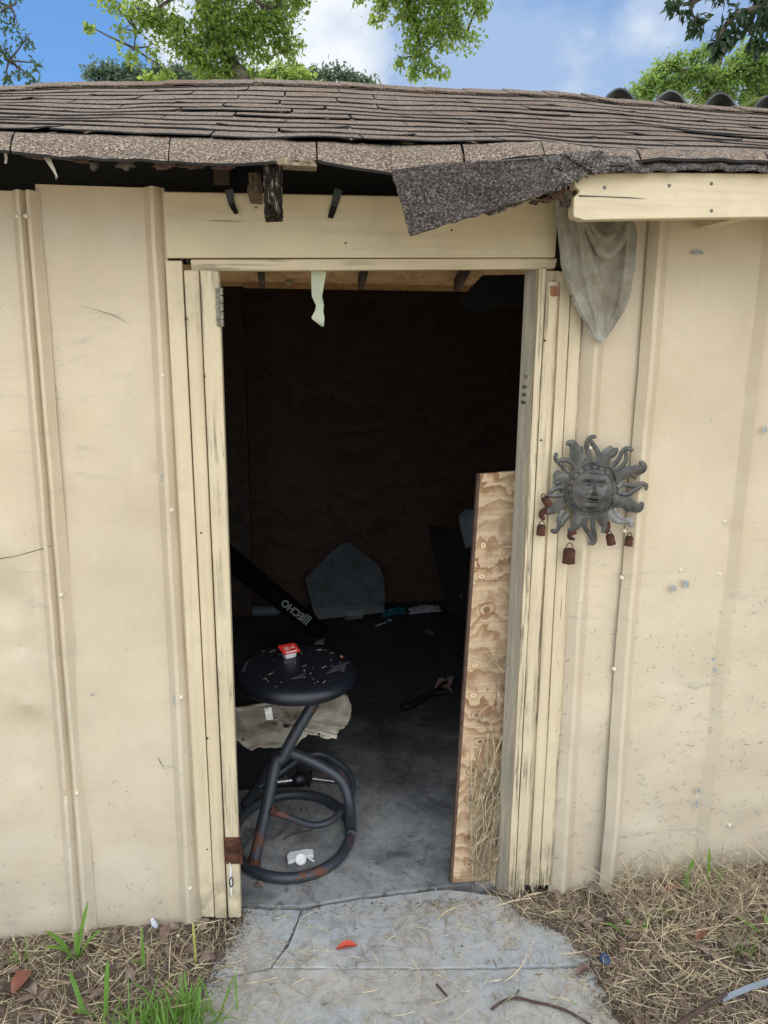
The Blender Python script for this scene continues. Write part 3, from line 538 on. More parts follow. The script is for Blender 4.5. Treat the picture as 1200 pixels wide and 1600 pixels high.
# hinges
def hinge(name, quad, Y, mat, knuckle, label=None):
    o = board_px(name, quad, Y, .003, mat, .0008); n = 5
    a, c = P(*knuckle[0], Y-.002), P(*knuckle[1], Y-.002)
    for k in range(n):
        b = MB(); b.tube([a.lerp(c, (k+.06)/n), a.lerp(c, (k+.94)/n)], .0055, 10); h = b.build('knuckle', mat, o, True)
    for t_ in (.2, .5, .8):
        m_ = P(lerpl(quad[0][0], quad[1][0], .4), lerpl(quad[0][1], quad[3][1], t_), Y-.0015); b = MB(); b.lathe([(0, .002), (.004, .0008), (.004, -.002)], m_, (0, -1, 0), 10); b.build('hinge_screw', mat, o, True)
    if label: o['label'] = label
    return o
hinge('hinge', [(349, 1309), (372, 1309), (375, 1350), (351, 1350)], -.0335, M['rust'], ((374, 1309), (377, 1350)), 'rusty brown lower hinge')
hinge('hinge', [(337, 450), (344, 450), (346, 510), (339, 510)], -.0335, simple('dull_brass_hinge', (.30, .26, .20), .5, .5, .5, 80, .3), ((345, 449), (347, 511)), 'dull upper hinge')
b = MB(); b.tube([P(x, y, -.036) for x, y in ((359, 1348), (361, 1360), (360, 1370), (362, 1380), (361, 1392), (362, 1400))], [.001, .003, .0025, .003, .003, .001], 7); b.build('paint_drip', M['white'], shed, True)
b = MB(); b.tube(smooth_path([P(x, y, -.040) for x, y in ((359, 1374), (362, 1371), (364, 1378), (362, 1386), (359, 1382))], 4, True), .0016, 6, closed=True); b.build('wire_ring', M['black'], shed, True)

# nails and stains on trim
for px, py, Y in [(852, 532, -.028), (846, 688, -.028), (291, 498, -.022), (319, 588, -.034), (314, 833, -.034), (324, 1154, -.020), (324, 1327, -.020), (540, 380, -.028), (400, 324, -.028), (706, 360, -.028)]:
    b = MB(); b.lathe([(0, .002), (.002, .0015), (.0026, -.004)], P(px, py, Y), (0, -1, 0), 10); b.build('nail', M['rust'], shed, True)

# roof --------------------------------------------------------------
def curve(pts):
    xs_ = [p[0] for p in pts]; ys_ = [p[1] for p in pts]
    return lambda x: float(np.interp(x, xs_, ys_))
ridge_c = [(-700, 150), (-200, 135), (0, 131), (150, 127), (280, 124), (400, 122), (520, 126), (650, 134), (780, 138), (870, 141), (950, 152), (1060, 160), (1200, 169), (1400, 183), (1900, 215)]
row1_c = [(-700, 165), (-200, 196), (0, 206), (150, 209), (300, 213), (450, 220), (600, 225), (680, 226), (760, 225), (850, 223), (940, 233), (1060, 241), (1200, 244), (1400, 254), (1900, 280)]
RZ = [(P(a, b_, RIDGE_Y).x, P(a, b_, RIDGE_Y).z-.020) for a, b_ in ridge_c]; EZ = [(P(a, b_, EAVE_Y+.12).x, P(a, b_, EAVE_Y+.12).z) for a, b_ in row1_c]
rz, ez = curve(RZ), curve(EZ); Y1 = EAVE_Y+.12
def roofp(x, s):                                                     # s: 0 at first course line, 1 at ridge
    z = lerpl(ez(x), rz(x), s) + .006*fbm(x*2.2, s*3) - .02*math.sin(math.pi*min(1, max(0, s)))
    return Vector((x, lerpl(Y1, RIDGE_Y, s), z))
RX0, RX1 = HX0-.15, HX1+.15
NC = 12; rs = random.Random(11)
sh = MB()
def tab(x0, x1, s0, s1, lift, th=.006, tilt=0.0, drop=0.0):
    nx = max(3, int((x1-x0)/.03)); rows = []; c1, c2 = rs.uniform(-1, 1), rs.uniform(-1, 1); ph = rs.uniform(0, 9)
    for j, t_ in enumerate((0, .35, .7, 1)):
        row = []
        for i in range(nx+1):
            u = i/nx; x = lerpl(x0, x1, u); s = lerpl(s0, s1, t_); p = roofp(x, s)
            edge = (1-t_)**1.5
            crl = lift*edge*(1+.08*math.sin(u*3+ph)+.06*c1*(u-.5)*2) + .0009*edge*fbm(x*8, s0*40)
            cor = .005*edge*max(0, (abs(u-.5)-.38)/.12)*max(0, c2)
            row.append((p.x + .004*fbm(x*9, s0*9)*edge, p.y - .004*edge*fbm(x*7, s0*17+3), p.z + .004 + crl + cor - drop*edge))
        rows.append(row)
    sh.m = 0; sh.sheet(rows, th, 1)
for k in range(NC, -1, -1):
    s0 = k/NC; s1 = min(1.0, (k+1.25)/NC); x = RX0 - rs.uniform(0, .3)
    if k == NC: continue
    off = (k % 2)*.16
    x = RX0 - off
    while x < RX1:
        wd = .325 + rs.uniform(-.012, .012); lift = .0042 + abs(rs.gauss(0, .0004)); gap = rs.uniform(.002, .008)
        if rs.random() < .05: lift += .004
        tab(x, x+wd-gap, s0 + rs.uniform(-.0008, .0008), s1, lift, .003); x += wd
tab_end = len(sh.f)
roof = sh.build('shingles', [M['shingle'], M['felt']], shed)
# ridge caps
b = MB(); x = RX0
while x < RX1:
    rows = []; lft = rs.uniform(.004, .012)
    for i in range(9):
        t_ = i/8; rows.append([])
        for u in range(5):
            xx = x + u*.05; a = (t_-.5)*.22; zz = rz(xx) + .006*fbm(xx*2.2, 3) + .010 + lft*.6*(1-u/4) - abs(a)*.40
            rows[-1].append((xx, RIDGE_Y+a, zz))
    b.sheet([r[::-1] for r in rows], .005); x += .165
b.build('ridge_cap', M['shingle'], shed)
# deck and rear slope
def dk(x, s): p = roofp(x, s); return p
xsx = np.linspace(RX0, RX1, 160)
b = MB(); b.sheet([[dk(x, s) - Vector((0, 0, .022)) for x in xsx] for s in np.linspace(.02, 1, 12)], .012); b.build('roof_deck', M['deck'], shed)
slope_r = (ridge_z - (ZB+.02))/(HYB+.30-RIDGE_Y)
zr_e = ZB - .03
def rear(x, t_): return Vector((x, lerpl(RIDGE_Y, HYB+.32, t_), lerpl(rz(x), zr_e+.10, t_)))
b = MB(); b.sheet([[rear(x, s) - Vector((0, 0, .012)) for x in xsx] for s in (0, .3, .6, 1.0)], .014); b.build('roof_deck', M['deck'], shed)
b = MB(); b.sheet([[rear(x, s) + Vector((0, 0, .006)) for x in xsx] for s in (0, .3, .6, 1.02)], .008); b.build('shingles', M['shingle'], shed)
b = MB(); b.box((RX0, HYB+.29, zr_e-.07), (RX1, HYB+.31, zr_e+.085)); b.build('rear_fascia', M['deck'], shed)
rafts = [P(402, 440, 2.6).x + .60*k for k in range(-5, 7)]
for x in rafts:
    if not (HX0+.05 < x < HX1-.05): continue
    b = MB(); A = roofp(x, .10)-Vector((0, 0, .03)); Bq = roofp(x, 1)-Vector((0, 0, .03)); Cq = rear(x, .93)-Vector((0, 0, .03)); wv = Vector((.036, 0, 0)); hv = Vector((0, 0, -.085))
    b.hex([A+hv, A+hv+wv, Bq+hv+wv, Bq+hv, A, A+wv, Bq+wv, Bq]); b.hex([Bq+hv, Bq+hv+wv, Cq+hv+wv, Cq+hv, Bq, Bq+wv, Cq+wv, Cq]); b.build('rafter', M['stud'], shed)
# first course: droops where the fascia is gone
low_c = [(-700, 196), (-200, 226), (0, 233), (60, 240), (150, 246), (260, 251), (380, 254), (440, 250), (495, 249), (560, 262), (612, 270), (615, 271)]
low2_c = [(612, 268), (660, 262), (735, 257), (800, 246), (850, 240), (880, 240), (920, 246), (960, 251), (1060, 246), (1200, 250), (1400, 258), (1900, 285)]
def course0(pts, joints, Yb, mat, name, thick=.006):
    b = MB()
    for a, c in joints:
        n = max(3, int((c-a)/14)); rows = []; f = curve(pts); g_ = curve(row1_c)
        for t_ in (0, .25, .5, .75, 1.0):
            row = []
            for i in range(n+1):
                px = lerpl(a, c, i/n); lo = P(px, f(px)+.35*math.sin(px*.31)+.5*math.sin(px*.083)+.5*fbm(px*.3, 1), Yb); hi = P(px, g_(px), Y1)+Vector((0, .05, .012))
                p = lo.lerp(hi, t_); p.z += .012*math.sin(math.pi*t_)
                p.z += .003*fbm(p.x*12, p.y*12); row.append(p)
            rows.append(row)
        b.sheet(rows, thick, 1)
    return b.build(name, [mat, M['felt']], shed)
course0(low_c, [(-700, -215), (-212, 14), (17, 262), (264, 494), (497, 614)], EAVE_Y, M['shingle'], 'eave_shingles')
course0(low2_c, [(614, 724), (728, 850), (852, 1000), (1003, 1200), (1203, 1420), (1424, 1900)], EAVE_Y-.012, M['shingle'], 'eave_shingles')
# second, darker layer lying over the fascia
dk_c = [(870, 258), (893, 276), (905, 272), (940, 262), (985, 268), (1010, 266), (1100, 262), (1200, 265), (1400, 275), (1900, 300)]
b = MB(); f1 = curve(dk_c); rows = []
for t_ in (0, .4, .8, 1.0):
    row = []
    for i in range(71):
        px = 876 + (1900-876)*(i/70)**1.6; lo = P(px, f1(px)+1.5*math.sin(px*.2), EAVE_Y-.022); hi = P(px, low2_c and curve(low2_c)(px)-4, EAVE_Y+.03); row.append(lo.lerp(hi, t_)+Vector((0, 0, .003*math.sin(px*.13))))
    rows.append(row)
b.sheet(rows, .005); b.build('eave_shingles', M['shingle2'], shed)
# torn flap hanging over the header
def patch_px(name, TL, TR, BR, BL, Ys, mat, th=.005, nu=22, nv=12, amp=.006, seed=0, rag=1.5, parent=shed, curl=0.0):
    rr = random.Random(seed); rows = []; jb_ = [rr.uniform(-rag, rag) for _ in range(nu+1)]; jl = [rr.uniform(-rag, rag) for _ in range(nv+1)]
    for j in range(nv+1):
        v = j/nv; row = []
        for i in range(nu+1):
            u = i/nu; a = lerpl(TL[0], TR[0], u); b_ = lerpl(TL[1], TR[1], u); c = lerpl(BL[0], BR[0], u); d = lerpl(BL[1], BR[1], u)
            px = lerpl(a, c, v); py = lerpl(b_, d, v); Y = lerpl(lerpl(Ys[0], Ys[1], u), lerpl(Ys[3], Ys[2], u), v) + amp*fbm(u*3+seed, v*3) + curl*(v**2)
            if j == nv: py += jb_[i]
            if i == 0: px += jl[j]
            row.append(P(px, py, Y))
        rows.append(row)
    b = MB(); b.sheet(rows, th); return b.build(name, mat, parent, True)
fl = patch_px('torn_shingle', (611, 266), (846, 244), (866, 299), (640, 370), (-.318, -.325, -.335, -.345), M['flap'], .006, amp=.012, seed=3)
fl['label'] = 'torn shingle strip hanging over the doorway'
patch_px('torn_shingle', (628, 275), (846, 252), (874, 296), (764, 337), (-.300, -.300, -.318, -.322), M['shingle2'], .005, amp=.006, seed=5, rag=2)
patch_px('torn_shingle', (838, 246), (942, 236), (946, 262), (868, 300), (-.312, -.300, -.325, -.318), M['shingle2'], .004, amp=.010, seed=8, rag=5, nu=30, nv=16)
patch_px('torn_shingle', (880, 240), (985, 246), (1000, 262), (930, 272), (-.322, -.315, -.335, -.33), M['shingle2'], .003, amp=.008, seed=9, rag=3)
# rags of felt, hanging strips, splinters under the eave
def strand(pts, Y, w0, w1, mat, name, th=.002):
    b = MB(); pp = smooth_path([P(x, y, Y + .006*math.sin(i*2)) for i, (x, y) in enumerate(pts)], 4); n = len(pp); b.ribbon(pp, [lerpl(w0, w1, i/(n-1)) for i in range(n)], (1, 0, .1)); o = b.build(name, mat, shed)
    s = o.modifiers.new('thick', 'SOLIDIFY'); s.thickness = th; return o
strand([(358, 296), (362, 318), (370, 334)], -.034, .020, .010, M['black'], 'felt_strip')
strand([(529, 296), (522, 322), (516, 341)], -.034, .020, .013, M['black'], 'felt_strip')
strand([(70, 240), (80, 258), (90, 278)], -.29, .014, .002, simple('dry_fibre', (.35, .3, .22), .9, 0, .4, 60), 'fibre_wisp')
strand([(66, 240), (84, 262), (88, 281)], -.285, .006, .001, bpy.data.materials['dry_fibre'], 'fibre_wisp')
strand([(8, 236), (10, 248), (9, 256)], -.29, .006, .004, bpy.data.materials['dry_fibre'], 'fibre_wisp')
for i, (x, y, rx, ry) in enumerate([(195, 257, 16, 8), (130, 246, 30, 8), (255, 258, 22, 6), (145, 258, 8, 8), (60, 244, 25, 6), (870, 302, 16, 14), (884, 316, 10, 8), (905, 303, 10, 7), (855, 312, 12, 5), (836, 316, 9, 4), (300, 258, 26, 5), (350, 260, 20, 4)]):
    bb = flat_blob(x, y, rx, ry, -.285, 40+i, 18, .012); bb.build('rotten_fragment', simple('rotten_%d' % i, (.085+.02*(i % 3), .06, .042), .95, 0, .7, 90, 1.0), shed)
# rotten rafter tail and block, splintered edge
def rough_box(name, quad, Y, th, mat, seed=0, amp=.004):
    q = [P(x, y, Y) for x, y in quad]; rows = []; n = 10
    b = MB()
    ring = []
    for j in range(n+1):
        a, c = q[0].lerp(q[3], j/n), q[1].lerp(q[2], j/n); r_ = []
        for (s_, y_) in ((0, 0), (.25, -.002), (.5, .001), (.75, -.003), (1, 0), (1, th*.5), (1, th), (0, th), (0, th*.5)):
            p = a.lerp(c, s_) + Vector((0, y_, 0)); p += Vector((fbm(p.x*60, p.z*50, seed)*amp, fbm(p.z*70, p.x*60, seed+3)*amp, 0)); r_.append(p)
        ring.append(r_)
    b.grid(ring, True); b.add(ring[0], [tuple(range(9))[::-1]]); b.add(ring[-1], [tuple(range(9))]); return b.build(name, mat, shed)
rough_box('rafter_tail', [(411, 254), (440, 253), (441, 336), (412, 337)], -.285, .10, M['rot'], 1)
rough_box('rafter_tail', [(388, 270), (407, 268), (405, 299), (386, 298)], -.20, .18, simple('split_brown_block', (.15, .10, .06), .9, 0, .6, 70, .9), 2)
rough_box('splintered_sheathing', [(430, 247), (492, 250), (494, 260), (434, 257)], -.30, .05, simple('split_pale_wood', (.36, .28, .18), .9, 0, .7, 70, .9), 3)
b = MB(); b.box((P(-700, 290, .06).x, .104, ZW-.01), (P(1500, 290, .06).x, .108, ZW+.09)); b.build('dark_attic_sheet', M['dark'], shed)  # attic darkness behind the eave gap, put in as a black sheet
# fascia, front right
fq = [P(896, 279, EAVE_Y), P(1950, 279+22, EAVE_Y), P(1950, 338+16, EAVE_Y), P(898, 342, EAVE_Y)]
zt = P(1000, 276, EAVE_Y).z; zb = P(1000, 340, EAVE_Y).z; xl = P(897, 300, EAVE_Y).x
rows = []; b = MB(); rr = random.Random(2); poly = []
ze = lambda px, py: P(px, py, EAVE_Y).z
for (px, py) in ((897, 284), (899, 292), (906, 298), (903, 303), (897, 308), (896, 334), (898, 340), (905, 341), (912, 344), (940, 343), (1060, 341), (1200, 339), (1420, 335), (1950, 326)): poly.append(P(px, py, EAVE_Y))
for (px, py) in ((1950, 290), (1400, 276), (1200, 271), (1100, 270), (1000, 269), (930, 271), (900, 276)): poly.append(P(px, py, EAVE_Y))
b.prism(poly, (0, .035, 0)); fas = b.build('fascia_board', M['fasc'], shed, bevel=.002)
b = MB(); b.ribbon([P(x, y, EAVE_Y-.0015) for x, y in ((904, 306), (940, 307), (985, 309), (1012, 311))], [.003, .0016, .002, .0003], (0, 0, 1)); b.build('crack', M['ink'], shed)
for px, py in ((945, 293), (1046, 290), (1112, 287), (1112, 329)):
    b = MB(); b.lathe([(0, .001), (.002, .001), (.0036, .0), (.004, -.002)], P(px, py, EAVE_Y-.001), (0, -1, 0), 12); b.build('nail', simple('dull_nail_%d' % px, (.16, .15, .13), .6, .3), shed, True)
# soffit lookouts behind the fascia
for px in (960, 1180, 1400, 1640):
    p = P(px, 300, EAVE_Y+.04); b = MB(); b.box((p.x, EAVE_Y+.037, zb+.02), (p.x+.036, -.02, zb+.10)); b.build('rafter_tail', M['wood'], shed)
# writing on the inner jamb
def text_mesh(s, size, name, mat, parent, mtx):
    cu = bpy.data.curves.new(name, 'FONT'); cu.body = s; cu.size = size; cu.extrude = .0003; cu.offset = size*.03; cu.align_x = 'CENTER'; cu.align_y = 'CENTER'
    tmp = bpy.data.objects.new('tmp', cu); COL.objects.link(tmp); dg = bpy.context.evaluated_depsgraph_get(); me = bpy.data.meshes.new_from_object(tmp.evaluated_get(dg)); bpy.data.objects.remove(tmp)
    me.transform(Matrix.Translation(-root_loc(parent)) @ mtx); me.materials.clear(); me.materials.append(mat); o = link(bpy.data.objects.new(name, me)); o.parent = parent; return o
def frame(o, ux, uy): 
    ux = Vector(ux).normalized(); uz = ux.cross(Vector(uy)).normalized(); uy = uz.cross(ux); m_ = Matrix((ux, uy, uz)).transposed().to_4x4(); m_.translation = o; return m_
jn = (q['tf']-q['tb']).normalized() if isinstance(q, dict) else Vector((1, 0, 0))
tb, tf, bb_, bf = q['tb'], q['tf'], q['bb'], q['bf']
nrm_j = (tf-tb).cross(bb_-tb).normalized()
if nrm_j.y > 0: nrm_j = -nrm_j
def jpt(px, py):                                                     # point on the jamb's inner face
    r = Vector(ray(px, py)); o = Vector(CAM); t_ = (tb-o).dot(nrm_j)/r.dot(nrm_j); return o + r*t_ + nrm_j*.0008
down = (bb_-tb).normalized()
for s_, px, py in (('7-1', 822, 589), ('870', 820, 605), ('300', 819, 617), ('820', 818, 629)):
    text_mesh(s_, .0125, 'handwriting', M['ink'], shed, frame(jpt(px, py), (tf-tb), -down))

# ------------------------------------------------------------------ cloth hanging beside the fascia
def cloth():
    le = curve([(0, 868), (.12, 868), (.3, 872), (.5, 877), (.66, 889), (.8, 904), (.93, 921), (.98, 930), (1, 936)])
    re = curve([(0, 960), (.12, 985), (.3, 995), (.5, 992), (.66, 986), (.8, 974), (.93, 955), (.98, 944), (1, 938)])
    rows = []; NV, NU = 90, 60
    for j in range(NV+1):
        v = j/NV; py = 296 + (536-296)*v; row = []
        for i in range(NU+1):
            u = i/NU; px = lerpl(le(v), re(v), u)
            if v < .15: px += 0
            dep = 0; ff = (1-v)**.8
            for (fu, fw, fa, sl) in ((.10, .05, .016, .0), (.24, .06, .02, .12), (.93, .06, .02, -.10)):
                dd = (u - (fu + sl*v))/fw; dep += 1.5*fa*ff*math.exp(-abs(dd)**1.5)
            yc = 402-((px-949)/36)**2*52; dq = py-yc
            if -34 < dq < 16 and px > 908: dep += .022*(math.exp(-(dq+2)**2/60) if dq > -2 else math.exp(-(dq+2)**2/700))*min(1, (px-908)/10)
            yc = 372-((px-946)/30)**2*40; dq = py-yc
            if px > 915: dep += .012*(math.exp(-dq**2/30) if dq > 0 else math.exp(-dq**2/300))
            tt = max(0, min(1, (py-345)/104)); xc = 909+33*tt**1.2; dq = px-xc; dep += .016*(1-max(0, (py-430)/40) if 430 < py < 470 else (1 if py <= 430 else 0))*(math.exp(-dq**2/8) if dq > 0 else math.exp(-dq**2/120))*(1 if py > 335 else 0)
            cx, cy = .70, .10
            for (rad, am) in ():
                rr_ = math.hypot((u-cx)*1.15, (v-cy)*1.0); dep += 1.5*am*math.exp(-(abs(rr_-rad)/.028)**1.4)*(1 if v > .12 else .3)*max(0, 1-abs(u-cx)/.5)
            ed = min(px-le(v), re(v)-px); dep += .0035*math.exp(-((ed-5)/1.6)**2) if v > .3 else 0; dep += .0035*fbm(u*16, v*22, 9)**2 + .006*fbm(u*3, v*4, 2) + .002*fbm(u*11, v*12, 5)
            row.append(P(px + 1.2*fbm(v*6, u*2), py, -.075 - dep + .03*v))
        rows.append(row)
    b = MB(); b.sheet(rows, .0022); o = b.build('cloth', M['cloth'], None, True)
    b2 = MB()
    h = [P(le(v)+5*(1-v)+2, 296+240*v-2, -.075+.03*v-.004) for v in np.linspace(.3, .97, 30)] + [P(re(v)-5*(1-v)-2, 296+240*v-2, -.075+.03*v-.004) for v in np.linspace(.97, .4, 30)]
    return tag(o, 'dirty grey rag hanging to a point below the torn roof edge beside the fascia board', 'rag')
cloth()

# ------------------------------------------------------------------ tape hanging in the doorway
def tape():
    L = curve([(0, 486), (.45, 487), (.62, 494), (.72, 492), (.85, 486), (1, 503)]); Rr = curve([(0, 510), (.45, 503), (.62, 506), (.72, 505), (.85, 507), (1, 506)])
    rows = []
    for j in range(31):
        v = j/30; py = 424+86*v; tw = .9*math.sin(v*4.2)
        rows.append([P(lerpl(L(v), Rr(v), u), py, .03 + (u-.5)*.02*tw + .004*math.sin(v*9)) for u in (0, .33, .66, 1)])
    b = MB(); b.sheet(rows, .0006); return tag(b.build('tape', M['paper'], None, True), 'pale green twisted strip of tape dangling from the top of the doorway', 'tape')
tape()

# ------------------------------------------------------------------ sun ornament
def K(X, Y, d=0.0): return P(820+X/5.714, 660+Y/5.714, -.040-d)
PXM = (P(925, 765, -.04)-P(924, 765, -.04)).length/5.714
sun = thing('sun_ornament', 'blue grey metal sun face with wavy rays hung on the wall right of the doorway', 'wall ornament', K(595, 600))
def disc():
    rows = []; n, m = 72, 110; c = K(593, 598); Rm = 208*PXM
    def gauss(x, y, cx, cy, sx, sy, a): return a*math.exp(-((x-cx)/sx)**2-((y-cy)/sy)**2)
    rot = R(6)
    for i in range(n+1):
        r_ = (i/n)**.8; row = []
        for k in range(m):
            a = 2*math.pi*k/m; x0, y0 = r_*math.cos(a), r_*math.sin(a)
            x = x0*math.cos(rot)+y0*math.sin(rot)*-1; y = y0*math.cos(rot)+x0*math.sin(rot)   # y up
            d = 0.0
            for sx in (-1, 1):
                ex, ey = .27*sx + .03, .27
                d += gauss(x, y, ex, ey, .17, .085, -.0050) + gauss(x, y, ex, ey-.005, .10, .05, .0050)
                d += gauss(x, y, ex, ey+.145, .20, .030, .0042)
                d += gauss(x, y, ex, ey+.07, .17, .018, .0022) + gauss(x, y, ex, ey-.075, .15, .018, .0022)
                d += gauss(x, y, sx*.46, -.18, .2, .2, .004)
            d += gauss(x, y, .05, .12, .055, .26, .0065) + gauss(x, y, .05, -.09, .105, .07, .0095)
            d += gauss(x, y, .03, -.31, .24, .034, .0055) + gauss(x, y, .03, -.43, .19, .045, .0062) + gauss(x, y, .03, -.365, .26, .016, -.0045)
            d += gauss(x, y, .02, -.66, .18, .11, .004) + gauss(x, y, 0, .62, .5, .07, -.002)
            d = d*1.9 + .013*math.sqrt(max(0, 1-(r_*.98)**2)) + .002; row.append(c + Vector((x0*Rm, -d, y0*Rm)))
        rows.append(row)
    b = MB(); b.grid(rows, True); b.build('face', M['verd'], sun, True)
    b = MB()
    ring = lambda rr_, dz: [c + Vector((math.cos(t_)*rr_*PXM, -dz, math.sin(t_)*rr_*PXM)) for t_ in np.linspace(0, 2*math.pi, 72, endpoint=False)]
    b.tube(ring(240, .004), 9*PXM, 10, closed=True); b.tube(ring(222, .002), 6*PXM, 8, closed=True); b.tube(ring(183, .010), 4.5*PXM, 8, closed=True)
    b.lathe([(0, -.002), (244*PXM, -.002), (244*PXM, .002), (208*PXM, .003)], c, (0, -1, 0), 60)
    for k in range(20):
        a = 2*math.pi*(k+.3)/20; b.lathe([(0, .0065), (8*PXM, .005), (12*PXM, 0)], c+Vector((math.cos(a)*198*PXM, -.006, math.sin(a)*198*PXM)), (0, -1, 0), 10)
    b.build('rim', M['verd'], sun, True)
disc()
def rayp(strands, mat=None, label=None):
    b = MB()
    for pts, w0, w1 in strands:
        pp = smooth_path([K(x, y, .003) for x, y in pts], 6); n = len(pp)
        rows = []
        for i in range(n):
            t_ = i/(n-1); wd = (w0*(1-t_)**.75 + w1*t_*1.25)*PXM*(1.22 if w0 < 60 else 1.0)
            if t_ > .93: wd *= (1-(t_-.93)/.07*.75)
            tg = (pp[min(i+1, n-1)]-pp[max(i-1, 0)]).normalized(); sd = tg.cross(Vector((0, 1, 0))).normalized()
            rows.append([pp[i] + sd*wd*.5*u + Vector((0, -.0035*(1-u*u) - .001, 0)) for u in (-1, -.6, -.25, 0, .25, .6, 1)])
        b.sheet([r_ if True else r_ for r_ in rows], .0012)
    o = b.build('ray', mat or M['verd'], sun, True)
    if label: o['label'] = label
rayp([([(560, 360), (572, 290), (548, 210), (562, 155), (600, 128), (634, 130)], 34, 14), ([(608, 360), (655, 310), (645, 255), (612, 205), (585, 160)], 34, 18)])
rayp([([(690, 390), (712, 320), (740, 265), (790, 235)], 120, 46), ([(800, 225), (796, 265), (762, 300)], 50, 30)])
rayp([([(760, 405), (830, 335), (865, 265), (905, 232), (965, 250)], 34, 18), ([(800, 435), (868, 392), (900, 320), (900, 250)], 34, 16)])
rayp([([(800, 480), (890, 450), (980, 432), (1050, 410), (1050, 375), (1022, 348)], 125, 16), ([(940, 460), (980, 480), (988, 505)], 40, 6)])
rayp([([(825, 578), (880, 552), (960, 570), (1030, 545), (1080, 562), (1078, 605)], 30, 18), ([(825, 620), (900, 645), (975, 605), (1040, 560)], 34, 24)])
rayp([([(780, 705), (870, 705), (950, 745), (1010, 765), (1035, 745), (1042, 708)], 125, 18), ([(890, 745), (920, 770), (918, 798)], 46, 6)])
rayp([([(745, 790), (790, 860), (860, 885), (930, 880), (948, 930)], 32, 34), ([(790, 765), (830, 830), (870, 860)], 30, 26)], simple('broken_grey_ray', (.26, .25, .24), .7, .1, .5, 60, .5), 'pale broken ray')
rayp([([(680, 820), (700, 880), (715, 930), (685, 980)], 120, 14)])
rayp([([(735, 890), (738, 940), (722, 990)], 34, 26)], M['rust'], 'rusted ray tip')
rayp([([(540, 855), (535, 930), (580, 1000), (598, 1050), (570, 1090)], 30, 22), ([(605, 850), (605, 930), (622, 1000), (620, 1060), (590, 1088)], 32, 20)])
rayp([([(490, 830), (460, 900), (430, 945), (380, 965)], 125, 14)])
rayp([([(450, 965), (405, 990), (400, 1025), (442, 1042)], 60, 10)], M['rust'], 'rusted ray tip')
rayp([([(350, 780), (305, 860), (305, 920), (272, 975), (232, 955)], 36, 16), ([(400, 820), (350, 870), (318, 930)], 32, 24)])
rayp([([(350, 720), (270, 760), (220, 790), (195, 800)], 120, 20)])
rayp([([(195, 785), (155, 800), (148, 835), (172, 865)], 50, 16)], M['rust'], 'rusted ray tip')
rayp([([(345, 578), (265, 590), (215, 640)], 30, 20), ([(345, 645), (265, 655), (205, 650)], 28, 18)])
rayp([([(385, 505), (310, 505), (280, 470), (302, 430)], 120, 10), ([(310, 530), (280, 540), (255, 520)], 40, 8)])
rayp([([(445, 405), (405, 350), (340, 335), (290, 345), (270, 310), (285, 272)], 32, 16), ([(390, 445), (340, 390), (300, 355)], 30, 22)])
rayp([([(510, 350), (455, 300), (440, 225), (408, 182), (365, 195)], 130, 12), ([(490, 270), (488, 240), (515, 222)], 44, 6)])
b = MB(); b.lathe([(0, .004), (.0026, .0035), (.0045, .0015), (.005, -.002)], K(588, 228, .006), (0, -1, 0), 14); b.build('screw', M['screw'], sun, True)
bells = [(195, 705, .80, 34, 'tilted rusty bell on the left ray of the metal sun, the highest of the bells'), (146, 960, .86, 3, 'small rusty bell hanging lowest left of the metal sun'), (394, 1190, 1.22, 0, 'largest rusty bell hanging lowest beneath the metal sun'), (765, 1045, .86, -16, 'tilted rusty bell tucked under the lower right rays of the metal sun'), (930, 1058, .80, 2, 'small upright rusty bell with wire loop at far lower right of the metal sun')]
for X, Y, s_, tilt, lab in bells:
    c = K(X, Y, .006); bl = thing('bell', lab, 'bell', c, 'rusty bells on the sun ornament'); rr_, h = 44*PXM*s_*.98, 104*PXM*s_
    ax = Vector((math.sin(R(tilt)), 0, math.cos(R(tilt)))); 
    if tilt > 20: ax = Vector((-math.sin(R(tilt)), 0, math.cos(R(tilt))))
    b = MB(); b.lathe([(0, h*.5), (rr_*.7, h*.5), (rr_*.93, h*.44), (rr_, h*.34), (rr_, -h*.05), (rr_*1.03, -h*.45), (rr_*1.1, -h*.5), (rr_*.98, -h*.5), (rr_*.9, h*.3)], c, ax, 24); b.build('bell_body', M['rust'], bl, True)
    u = ax.cross(Vector((0, 1, 0))).normalized(); pts = [c + ax*(h*.48 + math.sin(a)*h*.42) + u*math.cos(a)*rr_*.6 for a in np.linspace(0, math.pi, 12)]
    b = MB(); b.tube(pts, 4.5*PXM, 7); b.build('wire_loop', M['rust'], bl, True)
    b = MB(); b.tube([c+ax*(h*.2), c-ax*(h*.58), c-ax*(h*.64)], [2*PXM, 3*PXM, 6*PXM], 7); b.build('clapper', M['rust'], bl, True)
    if s_ > 1 or X > 900 or X < 150:
        pass

